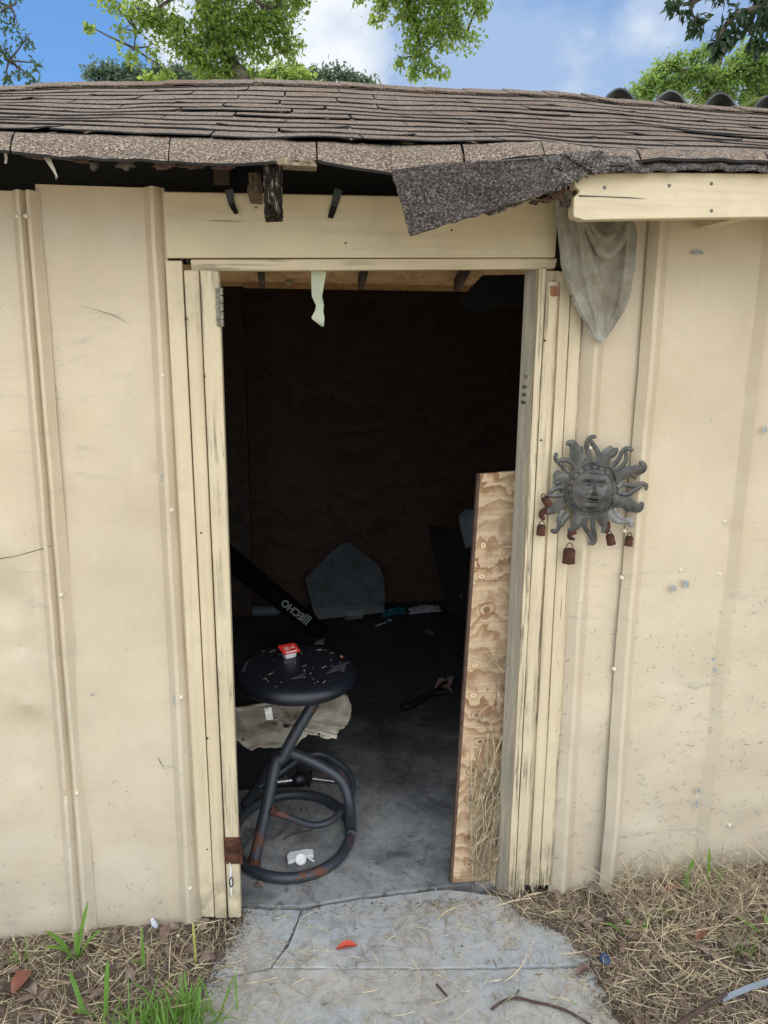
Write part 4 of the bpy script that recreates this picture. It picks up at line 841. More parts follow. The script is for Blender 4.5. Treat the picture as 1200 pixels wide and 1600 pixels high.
# ------------------------------------------------------------------ leaning plywood board
def bl_pt(px, py, t_): return P(px, py, lerpl(.055, .115, t_))
pw = thing('plywood_board', 'narrow bare plywood board leaning inside the right side of the doorway', 'board', F(745, 1386, .006))
A0, A1, A2, A3 = bl_pt(707, 1389, 0), bl_pt(790, 1384, 0), bl_pt(832, 734, 1), bl_pt(751, 741, 1)
for p_ in (A0, A1): p_.z = .007
n_ = (A1-A0).cross(A3-A0).normalized()
if n_.y > 0: n_ = -n_
wb = -n_*.018
kn = []
for px, py, rx, rz_, kd in ((756, 852, 4, 5, 'patch'), (753, 901, 6, 4, 'patch'), (760, 954, 9, 9, 'knot'), (743, 1040, 5, 4, 'patch'), (739, 1087, 6, 4, 'patch'), (745, 1118, 7, 5, 'knot'), (750, 1158, 8, 6, 'knot'), (738, 1205, 7, 7, 'knot'), (736, 1250, 7, 6, 'knot'), (734, 1310, 6, 6, 'knot'), (732, 1350, 5, 5, 'knot')):
    p_ = bl_pt(px, py, (1389-py)/650)-pw.location; kn.append((p_.x, p_.z, rx*.0021, rz_*.0021, kd))
M['ply'] = m_plywood('bare_plywood', (.60, .44, .275), (.27, .135, .06), 2.0, 9, kn)
b = MB(); b.prism([A0, A1, A2, A3], wb); b.build('face_sheet', M['ply'], pw)
# its darker cut edge, a thin strip along the left side
sd_ = (A0-A1).normalized()*.0085
b = MB(); b.prism([A0+sd_, A0-n_*0, A3, A3+sd_][::1], wb*1.0); b.build('cut_edge', M['plyedge'], pw)

# ------------------------------------------------------------------ bar stool
stc = F(462, 1300, .018); ring_r = .228
_l = F(462, 1374, .018); _b = F(462, 1243, .018); ring_r = (_b.y-_l.y)/2; stc = Vector((F(456, 1305, .018).x, (_b.y+_l.y)/2, .024))
_rr = F(547, 1300, .018).x - stc.x; ring_rx = _rr
st = thing('bar_stool', 'black round bar stool with torn seat and rusty tubular frame just inside the doorway', 'bar stool', (stc.x, stc.y, .006))
ringp = lambda a, r=1.0, z=.024: Vector((stc.x + math.cos(R(a))*ring_rx*r, stc.y + math.sin(R(a))*ring_r*r, z))
b = MB(); b.tube([ringp(a) for a in np.arange(0, 360, 5)], .0175, 14, closed=True); b.build('base_ring', M['tube'], st, True)
seat_c = P(463, 1039, stc.y+.02); SR = (P(558, 1039, stc.y+.02)-seat_c).length; SRX = SR
J = P(440, 1195, stc.y-.02)
foot1 = F(396, 1350, .03); J1 = P(432, 1195, foot1.y+.12)
top1 = P(487, 1104, stc.y+.02)
b = MB(); b.tube(smooth_path([foot1, foot1.lerp(J1, .5), J1+Vector((-.004, 0, 0)), J1.lerp(top1, .12)+Vector((.004, 0, .0)), top1.lerp(J1, .4), top1, top1+Vector((.01, .0, .03))], 6), .0195, 14); b.build('front_leg', M['tube'], st, True)
foot2 = ringp(8, 1.0, .03); J2 = P(452, 1176, stc.y+.05)
b = MB(); b.tube(smooth_path([J1.lerp(J2, .6), J2, P(500, 1196, stc.y+.03), P(535, 1222, stc.y+.0), P(547, 1262, stc.y-.03), P(548, 1295, foot2.y-.03), Vector((F(549, 1310, .02).x, F(549, 1310, .02).y, .03))], 6), .0185, 14); b.build('right_leg', M['tube'], st, True)
foot3 = F(384, 1256, .03)
b = MB(); b.tube(smooth_path([J1.lerp(J2, .3)+Vector((0, .02, .01)), P(420, 1195, stc.y+.05), P(402, 1230, foot3.y-.02), foot3], 6), .018, 14); b.build('rear_leg', M['tube'], st, True)
fr = smooth_path([P(424, 1266, foot1.y+.06), P(445, 1275, foot1.y+.06), P(487, 1289, foot1.y+.08), P(518, 1282, stc.y-.05), P(541, 1257, stc.y+.02), P(551, 1230, stc.y+.08), P(545, 1208, stc.y+.13), P(525, 1190, stc.y+.17), P(500, 1178, stc.y+.2), P(470, 1185, stc.y+.18), P(440, 1205, stc.y+.14), P(405, 1228, stc.y+.12)], 7)
b = MB(); b.tube(fr, .0118, 12); b.build('footrest', M['tube'], st, True)
zc = seat_c.z
for c_, r_, ax_ in ((foot1, .022, J1-foot1), (P(424, 1266, foot1.y+.055), .015, P(445, 1275, foot1.y+.06)-P(424, 1266, foot1.y+.06))):
    b = MB(); b.lathe([(r_*.9, -.012), (r_*1.04, -.006), (r_*1.02, 0), (r_*1.03, .005), (r_*.9, .012)], c_+ax_.normalized()*.008, ax_, 14); b.build('weld', M['rust'], st, True)
b = MB(); b.lathe([(0, .0), (SR*.55, .001), (SR*.78, .0), (SR*.90, -.006), (SR*.975, -.017), (SR*1.0, -.030), (SR*.985, -.043), (SR*.93, -.053), (SR*.8, -.057), (0, -.057)], seat_c, (0.03, -.0, 1), 64); b.build('seat', M['vinyl'], st, True)
b = MB(); b.lathe([(0, -.06), (.09, -.055), (.09, -.075), (.03, -.09), (.028, -.10)], seat_c, (0, 0, 1), 24); b.build('seat_plate', M['tube'], st, True)
# torn vinyl lying loose on the seat, care label under it
def on_seat(px, py, dz=.0): r = ray(px, py); t_ = (zc+dz-CAM[2])/r[2]; return Vector(CAM+r*t_)
vin2 = simple('worn_grey_vinyl', (.055, .058, .062), .6, 0, .4, 50, .3)
for pts in ([(377, 1050), (383, 1035), (396, 1028), (403, 1026), (393, 1040)], [(493, 1002), (508, 997), (506, 1006), (492, 1006)], [(510, 1052), (524, 1040), (547, 1033), (540, 1040), (538, 1050), (528, 1047)], [(455, 1060), (468, 1055), (478, 1051), (471, 1058)]):
    b = MB(); b.prism([on_seat(x, y, .0035) for x, y in pts][::-1], (0, 0, -.002)); b.build('torn_vinyl', vin2, st)
b = MB(); c0 = P(413, 1107, stc.y-.13); rows = [[P(413+u*11+v*3, 1106+v*19-u*1.0, stc.y-.16-.008*math.sin(u*3+v*2)) for u in (0, .5, 1)] for v in np.linspace(0, 1, 7)]; b.sheet(rows, .0005); b.build('care_label', simple('dirty_label', (.55, .54, .48), .8, 0, .4, 60), st, True)

rj = random.Random(5)
def chip(px, py, s, mat, name, z, parent=None):
    p = on_seat(px, py, .002) if z is None else F(px, py, z); b = MB(); k = 6; poly = [p + Vector((math.cos(2*math.pi*i/k+rj.random()*.6)*s*rj.uniform(.5, 1), math.sin(2*math.pi*i/k+rj.random()*.6)*s*rj.uniform(.5, 1), 0)) for i in range(k)]
    b.prism(poly[::-1], (0, 0, .002)); return b
b = MB()
for k in range(70):
    a = rj.uniform(0, 6.28); r_ = SR*.85*math.sqrt(rj.random()); p = seat_c + Vector((math.cos(a)*r_, math.sin(a)*r_, .003)); s_ = rj.uniform(.001, .0032)
    d = Vector((rj.uniform(-1, 1), rj.uniform(-1, 1), .1)).normalized()*s_*rj.choice([1, 1, 4]); b.tube([p-d, p+d], s_*.35, 4)
tag(b.build('seat_debris', simple('pale_debris', (.42, .37, .30), .8, 0, .5, 90)), 'pale crumbs and bits of straw scattered on the black stool seat', 'debris', kind='stuff')
tag(chip(533, 1026, .009, None, '', None).build('wood_chip', simple('orange_chip', (.42, .20, .10), .8)), 'small orange brown chip lying on the black stool seat', 'wood chip')

# sauce cup on the seat
cb = on_seat(452, 1026); cup = thing('sauce_cup', 'small white dipping sauce cup with red foil lid on the black stool seat', 'sauce cup', cb)
u_ = (on_seat(464, 1024)-on_seat(440, 1030)); u_.z = 0; u_.normalize(); v_ = Vector((-u_.y, u_.x, 0)); mpp = (P(453, 1020, cb.y)-P(452, 1020, cb.y)).length
def rbox(c, hu, hv, z, r=.25, n=6):
    out = []
    for k, (su, sv_) in enumerate(((1, 1), (-1, 1), (-1, -1), (1, -1))):
        for i in range(n):
            a = math.pi/2*k + math.pi/2*i/(n-1); rr_ = min(hu, hv)*r; out.append(c + u_*(su*(hu-rr_)+math.cos(a)*rr_) + v_*(sv_*(hv-rr_)+math.sin(a)*rr_) + Vector((0, 0, z)))
    return out
b = MB(); rg = [rbox(cb, 9.0*mpp, 7*mpp, .001, .5), rbox(cb, 9.6*mpp, 7.6*mpp, .003, .5), rbox(cb, 11*mpp, 9*mpp, 13*mpp, .4)]; b.grid(rg, True); b.add(rg[0], [tuple(range(24))]); b.build('tub', M['white'], cup, True)
b = MB(); tl_ = Vector((0, 0, 0)); rg = [rbox(cb, 14.5*mpp, 11*mpp, 13*mpp, .12), rbox(cb, 14.5*mpp, 11*mpp, 13*mpp+.0012, .12)]
for r_ in rg:
    for i, p_ in enumerate(r_): r_[i] = p_ + Vector((0, 0, ((p_-cb).dot(v_)*.30 + .0016*math.sin((p_-cb).dot(u_)*400))))
b.grid(rg, True); b.add(rg[0], [tuple(range(24))]); b.add(rg[1], [tuple(range(24))]); lid = b.build('lid', M['red'], cup)
ln = (v_ + Vector((0, 0, .30))).normalized(); lo = cb + Vector((0, 0, 13*mpp+.0032))
text_mesh('x2', .0155, 'print', simple('white_print', (.85, .6, .55), .5), cup, frame(lo + u_*.0125 + ln*.001, u_, ln))
for k in range(5): text_mesh('mnnemunw', .0038, 'print', bpy.data.materials['white_print'], cup, frame(lo - u_*.0085 + ln*(.0075-.0038*k), u_, ln))

# ------------------------------------------------------------------ torn pale backing under the stool, on a dark box
def hide():
    Yh = stc.y+.22
    out = [(330, 1105), (372, 1104), (420, 1098), (470, 1092), (520, 1083), (536, 1080), (545, 1090), (549, 1106), (548, 1120), (545, 1128), (540, 1132), (537, 1138), (531, 1139), (527, 1146), (527, 1152), (522, 1150), (512, 1153), (500, 1147), (482, 1145), (470, 1153), (460, 1166), (430, 1167), (406, 1168), (390, 1171), (380, 1164), (371, 1156), (340, 1150)]
    cen = (430, 1125); N = len(out); rr = random.Random(4); rows = []
    outd = []
    for i in range(N):
        a, c = out[i], out[(i+1) % N]
        for k in range(4): outd.append((lerpl(a[0], c[0], k/4)+rr.uniform(-.9, .9), lerpl(a[1], c[1], k/4)+rr.uniform(-.9, .9)))
    rings = []
    for t_ in (.05, .25, .5, .75, .9, 1.0):
        rings.append([P(lerpl(cen[0], x, t_), lerpl(cen[1], y, t_), Yh - (lerpl(cen[1], y, t_)-1125)*.0030 + .012*fbm(x*.02*t_, y*.03*t_)) for x, y in outd])
    b = MB(); b.grid(rings, True); b.add(rings[0], [tuple(range(len(outd)))]); o = b.build('torn_backing', M['hide'], None, True)
    so_ = o.modifiers.new('thick', 'SOLIDIFY'); so_.thickness = .006
    tag(o, 'torn stained pale sheet with ragged edges resting behind the black stool leg', 'torn sheet')
    for px, py, rx, ry in ((447, 1135, 6.5, 3.6), (380, 1156, 2, 3)):
        bb = flat_blob(px, py, rx, ry, Yh-.0035-(py-1125)*.003, 7, 20, .003); h_ = bb.build('hole', M['dark'], o)
hide()
yb = stc.y+.30
b0, b1 = P(250, 1150, yb), P(462, 1150, yb)
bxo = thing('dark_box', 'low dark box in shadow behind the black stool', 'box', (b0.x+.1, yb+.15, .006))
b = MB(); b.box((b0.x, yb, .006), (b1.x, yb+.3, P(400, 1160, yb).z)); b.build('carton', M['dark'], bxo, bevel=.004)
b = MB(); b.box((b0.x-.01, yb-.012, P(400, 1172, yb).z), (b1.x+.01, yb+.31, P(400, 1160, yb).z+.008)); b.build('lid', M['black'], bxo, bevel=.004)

# ------------------------------------------------------------------ small things on the floor
def FZ(px, py, z): return F(px, py, z)
# white plastic spout
wc = F(470, 1340, .007); wpz = thing('plastic_clip', 'white plastic clip with round cap lying on the floor inside the stool ring', 'plastic clip', wc)
b = MB(); pts = [(448, 1337), (452, 1331), (478, 1326), (489, 1327), (490, 1336), (478, 1337), (462, 1343), (450, 1346)]; b.prism([FZ(x, y, .020) for x, y in pts][::-1], (0, 0, -.013)); b.build('arm', M['white'], wpz, bevel=.002)
cc = FZ(470, 1344, .014); dirc = (Vector(CAM)-cc).normalized(); 
b = MB(); mp_ = (P(471, 1344, cc.y)-P(470, 1344, cc.y)).length; b.lathe([(0, .002), (3*mp_, .002), (3.2*mp_, .004), (6.5*mp_, .004), (7*mp_, .007), (8.4*mp_, .007), (8.6*mp_, -.004), (0, -.004)], cc+Vector((0, -.004, .004)), dirc+Vector((0, 0, .5)), 28); b.build('cap', M['white'], wpz, True)
b = MB(); b.tube([FZ(478, 1338, .016), FZ(491, 1346, .012)], .004, 8); b.build('tab', M['white'], wpz, True)
# spray nozzle / tool with steel rod
tz = .035; p1, p2, p3, p4, p5 = FZ(430, 1222, tz), FZ(456, 1219, tz), FZ(478, 1216, tz), FZ(484, 1216, tz), FZ(529, 1222, .015)
tool = thing('hand_tool', 'black handled tool with steel shaft lying on the floor behind the stool', 'tool', (p3.x, p3.y, .006))
b = MB(); b.tube(smooth_path([p2, p2.lerp(p3, .3), p2.lerp(p3, .7), p3], 3), [.012, .02, .026, .029, .029, .029, .028, .026, .024, .02], 16); b.build('grip', M['black'], tool, True)
b = MB(); ax = (p5-p3).normalized(); b.lathe([(0, -.004), (.030, -.004), (.032, 0), (.030, .004), (0, .006)], p4, ax, 24); b.build('guard', M['black'], tool, True)
b = MB(); b.lathe([(0, .004), (.016, .006), (.018, .009), (0, .012)], p4, ax, 24); b.tube([p4+ax*.008, p5], .0062, 10); b.build('shaft', M['chrome'], tool, True)
b = MB()
for k in range(6):
    b.lathe([(.011, -.003), (.015, -.002), (.015, .002), (.011, .003)], p1.lerp(p2, k/6), (p2-p1), 12)
b.tube([p1, p2], .011, 12); b.box(tuple(p1.lerp(p2, .6)+Vector((-.006, -.006, .008))), tuple(p1.lerp(p2, .6)+Vector((.008, .006, .024)))); b.build('connector', M['chrome'], tool, True)
# wire loop
wl_ = thing('steel_cable', 'thin steel cable loop lying on the floor behind the stool leg', 'cable', F(420, 1300, .007))
pts = [FZ(x, y, z_) for x, y, z_ in ((372, 1336, .01), (384, 1322, .012), (394, 1309, .02), (405, 1306, .02), (425, 1310, .01), (440, 1302, .012), (450, 1288, .02), (454, 1275, .03), (448, 1266, .04))]
for k in range(2):
    b = MB(); b.tube(smooth_path([p_+Vector((.004*k, .010*k, .006*k*math.sin(i))) for i, p_ in enumerate(pts)], 5), .0026, 7); b.build('strand', M['chrome'], wl_, True)
b = MB(); b.tube([pts[0]+Vector((-.02, 0, 0)), pts[0]+Vector((.016, .012, 0))], .006, 8); b.build('grip_end', simple('dark_red_grip', (.22, .02, .015), .5), wl_, True)
# charred stick with leaves
sp_ = [FZ(x, y, .022) for x, y in ((628, 1106), (645, 1101), (662, 1090), (680, 1083), (700, 1081))]
b = MB(); pp = smooth_path(sp_, 6); b.tube(pp, [.019+.004*fbm(i*.7, 2) - .006*i/len(pp) for i in range(len(pp))], 12); tag(b.build('charred_stick', simple('charred_crust', (.008, .008, .008), .6, 0, .6, 60, 1.0), None, True), 'thick black crusty stick lying on the dark floor inside', 'stick')
def leaf_mesh(c, L, W, yaw, tilt=.15, curl=.25, fold=.25, n=8):
    rows = []; d = Vector((math.cos(yaw), math.sin(yaw), 0)); s_ = Vector((-math.sin(yaw), math.cos(yaw), 0))
    for i in range(n+1):
        t_ = i/n; wd = W*.5*math.sin(math.pi*min(1, t_*.92+.04))**.8; z = L*(tilt*t_ + curl*math.sin(t_*math.pi)*.5)
        rows.append([c + d*L*(t_-.5) + s_*wd*u + Vector((0, 0, z + abs(u)*wd*fold)) for u in (-1, -.5, 0, .5, 1)])
    b = MB(); b.sheet(rows, .0008); return b
for k, (px, py, L, yw) in enumerate([(690, 1074, .075, .4), (703, 1068, .07, 1.3), (698, 1082, .06, 2.6)]):
    tag(leaf_mesh(FZ(px, py, .012), L, L*.55, yw, .3, .5, .5).build('dead_leaf', M['brown'], None, True), ['curled brown leaf beside the black crusty stick, nearest the doorway centre', 'curled brown leaf behind the black crusty stick, the farthest one back', 'curled brown leaf in front of the end of the black crusty stick'][k], 'leaf', 'dead leaves by the charred stick')

# ------------------------------------------------------------------ things deep in the shed
YB = HYB-.06
gp = [(476, 905), (512, 868), (534, 849), (546, 847), (556, 856), (589, 880), (596, 892), (600, 905), (602, 935), (600, 957), (560, 962), (497, 968), (490, 955)]
def yz(py): return lerpl(YB-.02, YB-.30, (py-845)/(968-845))
b = MB(); poly = [P(x, y, yz(y)) for x, y in gp]; zmin = min(p_.z for p_ in poly)
b.prism(poly[::-1], (0, .006, 0)); o_ = b.build('glass_sheet', M['panelb'], None, bevel=.001); tag(o_, 'broken dusty glass sheet leaning against the back wall', 'glass sheet')
b = MB(); b.prism([P(x, y, yz(y)-.004) for x, y in ((488, 950), (600, 946), (600, 957), (497, 967))][::-1], (0, .003, 0)); b.build('edge_strip', simple('pale_edge_tape', (.12, .13, .13), .5), o_)
# blower tube with lettering
bt = thing('blower_tube', 'black tapered leaf blower tube with grey lettering leaning in the dark left corner', 'blower', F(478, 985, .01))
a0, a1 = P(320, 842, 1.75), P(497, 984, 1.35)
axb = (a1-a0).normalized(); pts = smooth_path([a0, a0.lerp(a1, .35), a0.lerp(a1, .7), a1], 6)
b = MB(); b.tube(pts, [.060-.0012*i for i in range(len(pts))], 24); b.build('tube', simple('matt_black_plastic', (.003, .003, .0035), .8, 0, .2, 40, .1, .08), bt, True)
pm = a0.lerp(a1, .835); tc_ = (Vector(CAM)-pm); tc_ = (tc_-axb*tc_.dot(axb)).normalized(); 
text_mesh('|||ECHO', .047, 'lettering', M['letter'], bt, frame(pm+tc_*.047, -axb, tc_.cross(-axb)))
b = MB(); b.tube([a1-axb*.02, a1+axb*.03], [.038, .032], 20); b.build('nozzle', bpy.data.materials['matt_black_plastic'], bt, True)
# bottle on its side, cup, wrapper, paper, spoon, cards
def bottle_lying(px, py, L, r_, mat, label):
    c = F(px, py, r_+.006); b = MB(); b.lathe([(0, -L/2), (r_*.9, -L/2), (r_, -L*.45), (r_, L*.15), (r_*.8, L*.25), (r_*.4, L*.38), (r_*.4, L*.46), (0, L*.46)], c, (1, -.1, 0), 20)
    return tag(b.build('bottle', mat, None, True), label, 'bottle')
bottle_lying(420, 955, .19, .032, M['seatg'], 'clear bottle lying in the dark left back corner of the shed')
cpc = F(553, 960, .04); b = MB(); b.lathe([(.036, -.055), (.038, -.053), (.036, -.05), (.034, 0), (.027, .055), (0, .055), (0, .053), (.026, .052), (.034, -.05)], cpc, (1, .1, .02), 28); tag(b.build('plastic_cup', M['cupm'], None, True), 'clear plastic cup lying in front of the leaning glass sheet', 'cup')
def crumple(px0, py0, px1, py1, hgt, mat, name, label, cat, seed):
    rr = random.Random(seed); rows = []; n, m = 10, 16; A, B = F(px0, py0, .008), F(px1, py1, .008)
    d = (B-A); s_ = Vector((0, 1, 0))
    for i in range(n+1):
        row = []
        for k in range(m+1):
            u, v = k/m, i/n; row.append(A + d*u + s_*(v-.3)*.11 + Vector((fbm(u*4, v*4, seed)*.02, fbm(v*5, u*3, seed+1)*.02, .004+hgt*(.5+.7*fbm(u*5, v*5, seed+4))*math.sin(math.pi*v)**.5*math.sin(math.pi*min(1, max(0, u)))**.4)))
        rows.append(row)
    b = MB(); b.sheet(rows, .001); return tag(b.build(name, mat, None), label, cat)
crumple(597, 962, 634, 956, .03, M['bluep'], 'wrapper', 'crumpled blue wrapper on the dark floor by the back wall', 'wrapper', 1)
crumple(640, 958, 688, 953, .03, M['white2'], 'crumpled_paper', 'crumpled white paper on the dark floor by the back wall', 'paper', 2)
spn = thing('plastic_spoon', 'pale plastic spoon lying on the dark floor near the glass sheet', 'spoon', F(600, 974, .008))
b = MB(); b.tube([F(587, 978, .012), F(604, 972, .014)], .0045, 6); b.build('handle', M['white2'], spn); b = MB(); b.lathe([(0, .003), (.012, .003), (.016, .006), (.012, 0), (0, 0)], F(609, 970, .010), (0, 0, 1), 16); b.build('bowl', M['white2'], spn, True)
b = MB(); b.prism([F(x, y, .012) for x, y in ((662, 985), (668, 982), (680, 989), (676, 993))][::-1], (0, 0, -.004)); tag(b.build('cardboard_scrap', M['brown']), 'brown cardboard scrap on the dark floor near the back right', 'scrap')
# dark leaning panel and pale chair back on the right
tbp = thing('folded_table', 'black folded table leaning at the right side of the dark interior', 'table', F(715, 1040, .006))
def pz(px, py, Y): return P(px, py, Y)
fa = [pz(669, 821, 2.1), pz(735, 849, 1.7), pz(800, 1000, 1.3), pz(800, 1035, 1.25), pz(735, 1030, 1.3), pz(700, 960, 1.75)]
b = MB(); b.prism([pz(669, 821, 2.25), pz(760, 842, 1.9), pz(800, 905, 1.8), pz(790, 1025, 1.35), pz(722, 1030, 1.32), pz(702, 952, 1.8), pz(686, 900, 2.0)], (.0, .03, 0)); b.build('tabletop', M['dark'], tbp)
for x0, y0, Ya, x1, y1 in ((690, 900, 2.0, 724, 1032), (720, 930, 1.8, 760, 1040)):
    b = MB(); e_ = F(x1, y1, .01); b.tube([P(x0, y0, Ya), e_], .012, 8); b.build('leg', M['black'], tbp, True)
ch = thing('chair', 'grey blue chair back rising behind the leaning black table', 'chair', F(760, 985, .006))
b = MB(); rows = []
for j in range(13):
    v = j/12; ww = 1 if v > .15 else math.sqrt(max(0, 1-((.15-v)/.15)**2))*.6+.4
    l_ = lerpl(718, 742, v**1.2); row = []
    for i in range(9):
        u = i/8; px = l_ + (1-ww)*18 + u*70; py = 801 + 92*v; row.append(P(px, py, 2.05 - .05*math.sin(u*3.1) - .1*v))
    rows.append(row)
b.sheet(rows, .03); b.build('backrest', M['seatg'], ch, True)
pb_ = P(760, 893, 1.97)
b = MB(); b.box((pb_.x-.10, pb_.y-.40, .40), (pb_.x+.34, pb_.y+.02, .44)); b.build('seat', M['seatg'], ch, bevel=.01)
for dx, dy in ((-.08, -.38), (.32, -.38), (-.08, 0), (.32, 0)):
    b = MB(); b.tube([(pb_.x+dx, pb_.y+dy, .41), (pb_.x+dx*1.05, pb_.y+dy, .005)], .012, 8); b.build('leg', M['black'], ch, True)
# hanging dark things overhead inside: a bulb at the right and a cap on the rear fascia
b = MB(); b.lathe([(0, .03), (.022, .026), (.03, .01), (.03, -.01), (.024, -.02), (0, -.02)], P(452, 437, HYB+.27), (0, -1, 0), 20); tag(b.build('pipe_cap', simple('grey_cap', (.35, .33, .28), .6), None, True), 'round grey cap on the rear eave board seen over the back wall', 'pipe cap')
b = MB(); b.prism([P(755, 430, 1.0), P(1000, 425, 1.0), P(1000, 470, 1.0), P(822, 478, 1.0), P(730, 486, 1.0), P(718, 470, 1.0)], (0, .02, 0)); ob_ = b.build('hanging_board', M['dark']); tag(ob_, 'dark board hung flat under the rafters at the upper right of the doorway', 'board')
# ------------------------------------------------------------------ straw, grass, leaves outside
def strands(name, n, sampler, Lr, Wr, mat, seed, zj=.01, curve_=.25, tilt=.12, label='', cat='', split2=None, zf=None):
    r_ = random.Random(seed); b = MB(); k = 0
    while k < n:
        q_ = sampler(r_)
        if q_ is None: continue
        x, y, den = q_
        if r_.random() > den: continue
        k += 1; L = r_.uniform(*Lr)*r_.choice((.5, 1, 1, 1.4)); W = r_.uniform(*Wr); a = r_.uniform(0, 6.283); c = r_.uniform(-curve_, curve_)/L if False else r_.uniform(-curve_, curve_)
        base = (zf(x, y) if zf else max(gh(x, y), .0065 if inpoly(x, y, PATH) else -1)) + abs(r_.gauss(0, zj)); sl_ = r_.gauss(0, tilt); pts = []; hx, hy = x, y; sg = 4
        for i in range(sg+1):
            t_ = i/sg; pts.append((hx, hy, max(base, 0) if False else base + .0015 + sl_*L*(t_-.0)*(1 if sl_ > 0 else -1)*.8)); hx += math.cos(a)*L/sg; hy += math.sin(a)*L/sg; a += c/sg*2
        roll = r_.uniform(-.9, .9); sd = Vector((-math.sin(a)*math.cos(roll), math.cos(a)*math.cos(roll), math.sin(roll)))
        if max(p_[1] for p_ in pts) > -.012: 
            if not (zf): 
                mxx = max(p_[1] for p_ in pts); pts = [(p_[0], p_[1]-mxx-.012 if (p_[0] < dx0 or p_[0] > dx1) else p_[1], p_[2]) for p_ in pts]
        if r_.random() < .5 and split2: b.m = 1
        else: b.m = 0
        w_ = [W*.7, W, W, W*.8, W*.3]; b.ribbon(pts, w_, sd)
    o = b.build(name, [mat] + ([split2] if split2 else [])); return tag(o, label, cat, kind='stuff')
def samp_ground(r_):
    x = r_.uniform(-1.7, 1.9); y = -abs(r_.uniform(0, .85))-.005; p = inpoly(x, y, PATH); den = .9
    if p: den = .95 if (y > -.30 and min(segd(x, y, PATH[7], PATH[8]), segd(x, y, PATH[8], PATH[9])) < .05) else .03
    elif x < 0: den = .75 + .2*(fbm(x*5, y*5) > 0)
    else: den = .95
    if .30 < x < .62 and y > -.17 and not p: den = 1.0
    return x, y, den
strands('dry_straw', 17000, samp_ground, (.02, .10), (.0008, .0032), M['straw2'], 3, .008, .45, .16, 'tangled dry straw and dead grass covering the dirt along the shed', 'straw', M['straw'])
strands('crushed_straw', 15000, samp_ground, (.006, .028), (.0012, .0036), M['straw2'], 33, .006, .8, .25, 'crushed matted straw and chaff lying on the soil along the shed', 'chaff', M['brown'])
def samp_r(r_):
    x = r_.uniform(.95, 2.0); y = -r_.uniform(.01, .32); return x, y, 1.0 if y > -.2 else .5
strands('dry_grass_mound', 2400, samp_r, (.04, .10), (.0010, .0024), M['straw2'], 13, .035, .9, .7, 'thick mound of dry grass against the wall right of the doorway', 'dry grass', M['straw'])
def samp_path(r_):
    x = r_.uniform(-.45, .85); y = -r_.uniform(-.04, .8)
    if not inpoly(x, y, PATH): return None
    e = 1.0 if y > -.16 and (x > .25 or x < -.1) else .25
    if min(segd(x, y, PATH[i], PATH[i+1]) for i in (0, 1, 6, 7, 8)) < .07: e = 1.0
    if x < -.0: e += .2
    return x, y, e
strands('path_straw', 1500, samp_path, (.015, .09), (.0008, .0020), M['straw2'], 4, .003, 1.2, .05, 'loose straw bits scattered on the concrete path', 'straw', M['straw'])
def samp_in(r_):
    x = r_.uniform(dx0-.2, dx1); y = r_.uniform(.03, 1.4)
    return x, y, .9 if y < .25 else .25
strands('floor_litter', 420, samp_in, (.01, .055), (.0008, .0020), M['straw2'], 5, .002, 1.0, .04, 'loose dry litter scattered on the shed floor', 'litter', M['clip'], zf=lambda x, y: .006)
# specks of soil and grit on the path and floor
b = MB(); rg_ = random.Random(21)
for k in range(1500):
    if rg_.random() < .6: x, y = rg_.uniform(-.5, .9), -rg_.uniform(-.02, .8); ok = inpoly(x, y, PATH); z = .006
    else: x, y = rg_.uniform(dx0, dx1), rg_.uniform(.04, 1.6); ok = True; z = .006
    if not ok: continue
    s_ = rg_.uniform(.0006, .0028)*(1.6 if rg_.random() < .06 else 1); c = Vector((x, y, z+s_*.4)); vs = [c+Vector((rg_.uniform(-1, 1), rg_.uniform(-1, 1), rg_.uniform(-.6, .8)))*s_ for _ in range(4)]
    b.add(vs, [(0, 1, 2), (0, 2, 3), (0, 3, 1), (1, 3, 2)])
tag(b.build('grit', simple('dark_grit', (.09, .07, .05), .9)), 'dark crumbs of soil and grit on the concrete', 'grit', kind='stuff')
b = MB(); rg_ = random.Random(22); n_p = len(PATH)
for k in range(5200):
    i = rg_.choice((0, 0, 1, 6, 7, 7, 8, 8, 9)); (x1, y1), (x2, y2) = PATH[i], PATH[(i+1) % n_p]; t_ = rg_.random(); d_ = abs(rg_.gauss(0, .035))
    cx_, cy_ = .2, -.45; x, y = x1+(x2-x1)*t_, y1+(y2-y1)*t_; L = math.hypot(cx_-x, cy_-y); x += (cx_-x)/L*d_ + rg_.gauss(0, .008); y += (cy_-y)/L*d_ + rg_.gauss(0, .008)
    if not inpoly(x, y, PATH): continue
    s_ = rg_.uniform(.0012, .0050)*max(.35, 1-d_*9); c = Vector((x, y, .006+s_*.2)); vs = [c+Vector((rg_.uniform(-1, 1), rg_.uniform(-1, 1), rg_.uniform(-.5, .6)))*s_ for _ in range(5)]
    b.add(vs, [(0, 1, 2), (0, 2, 3), (0, 3, 4), (0, 4, 1), (1, 2, 4), (2, 3, 4)])
tag(b.build('soil_crumbs', M['dirt']), 'soil crumbs creeping over the edges of the concrete path', 'soil', kind='stuff')
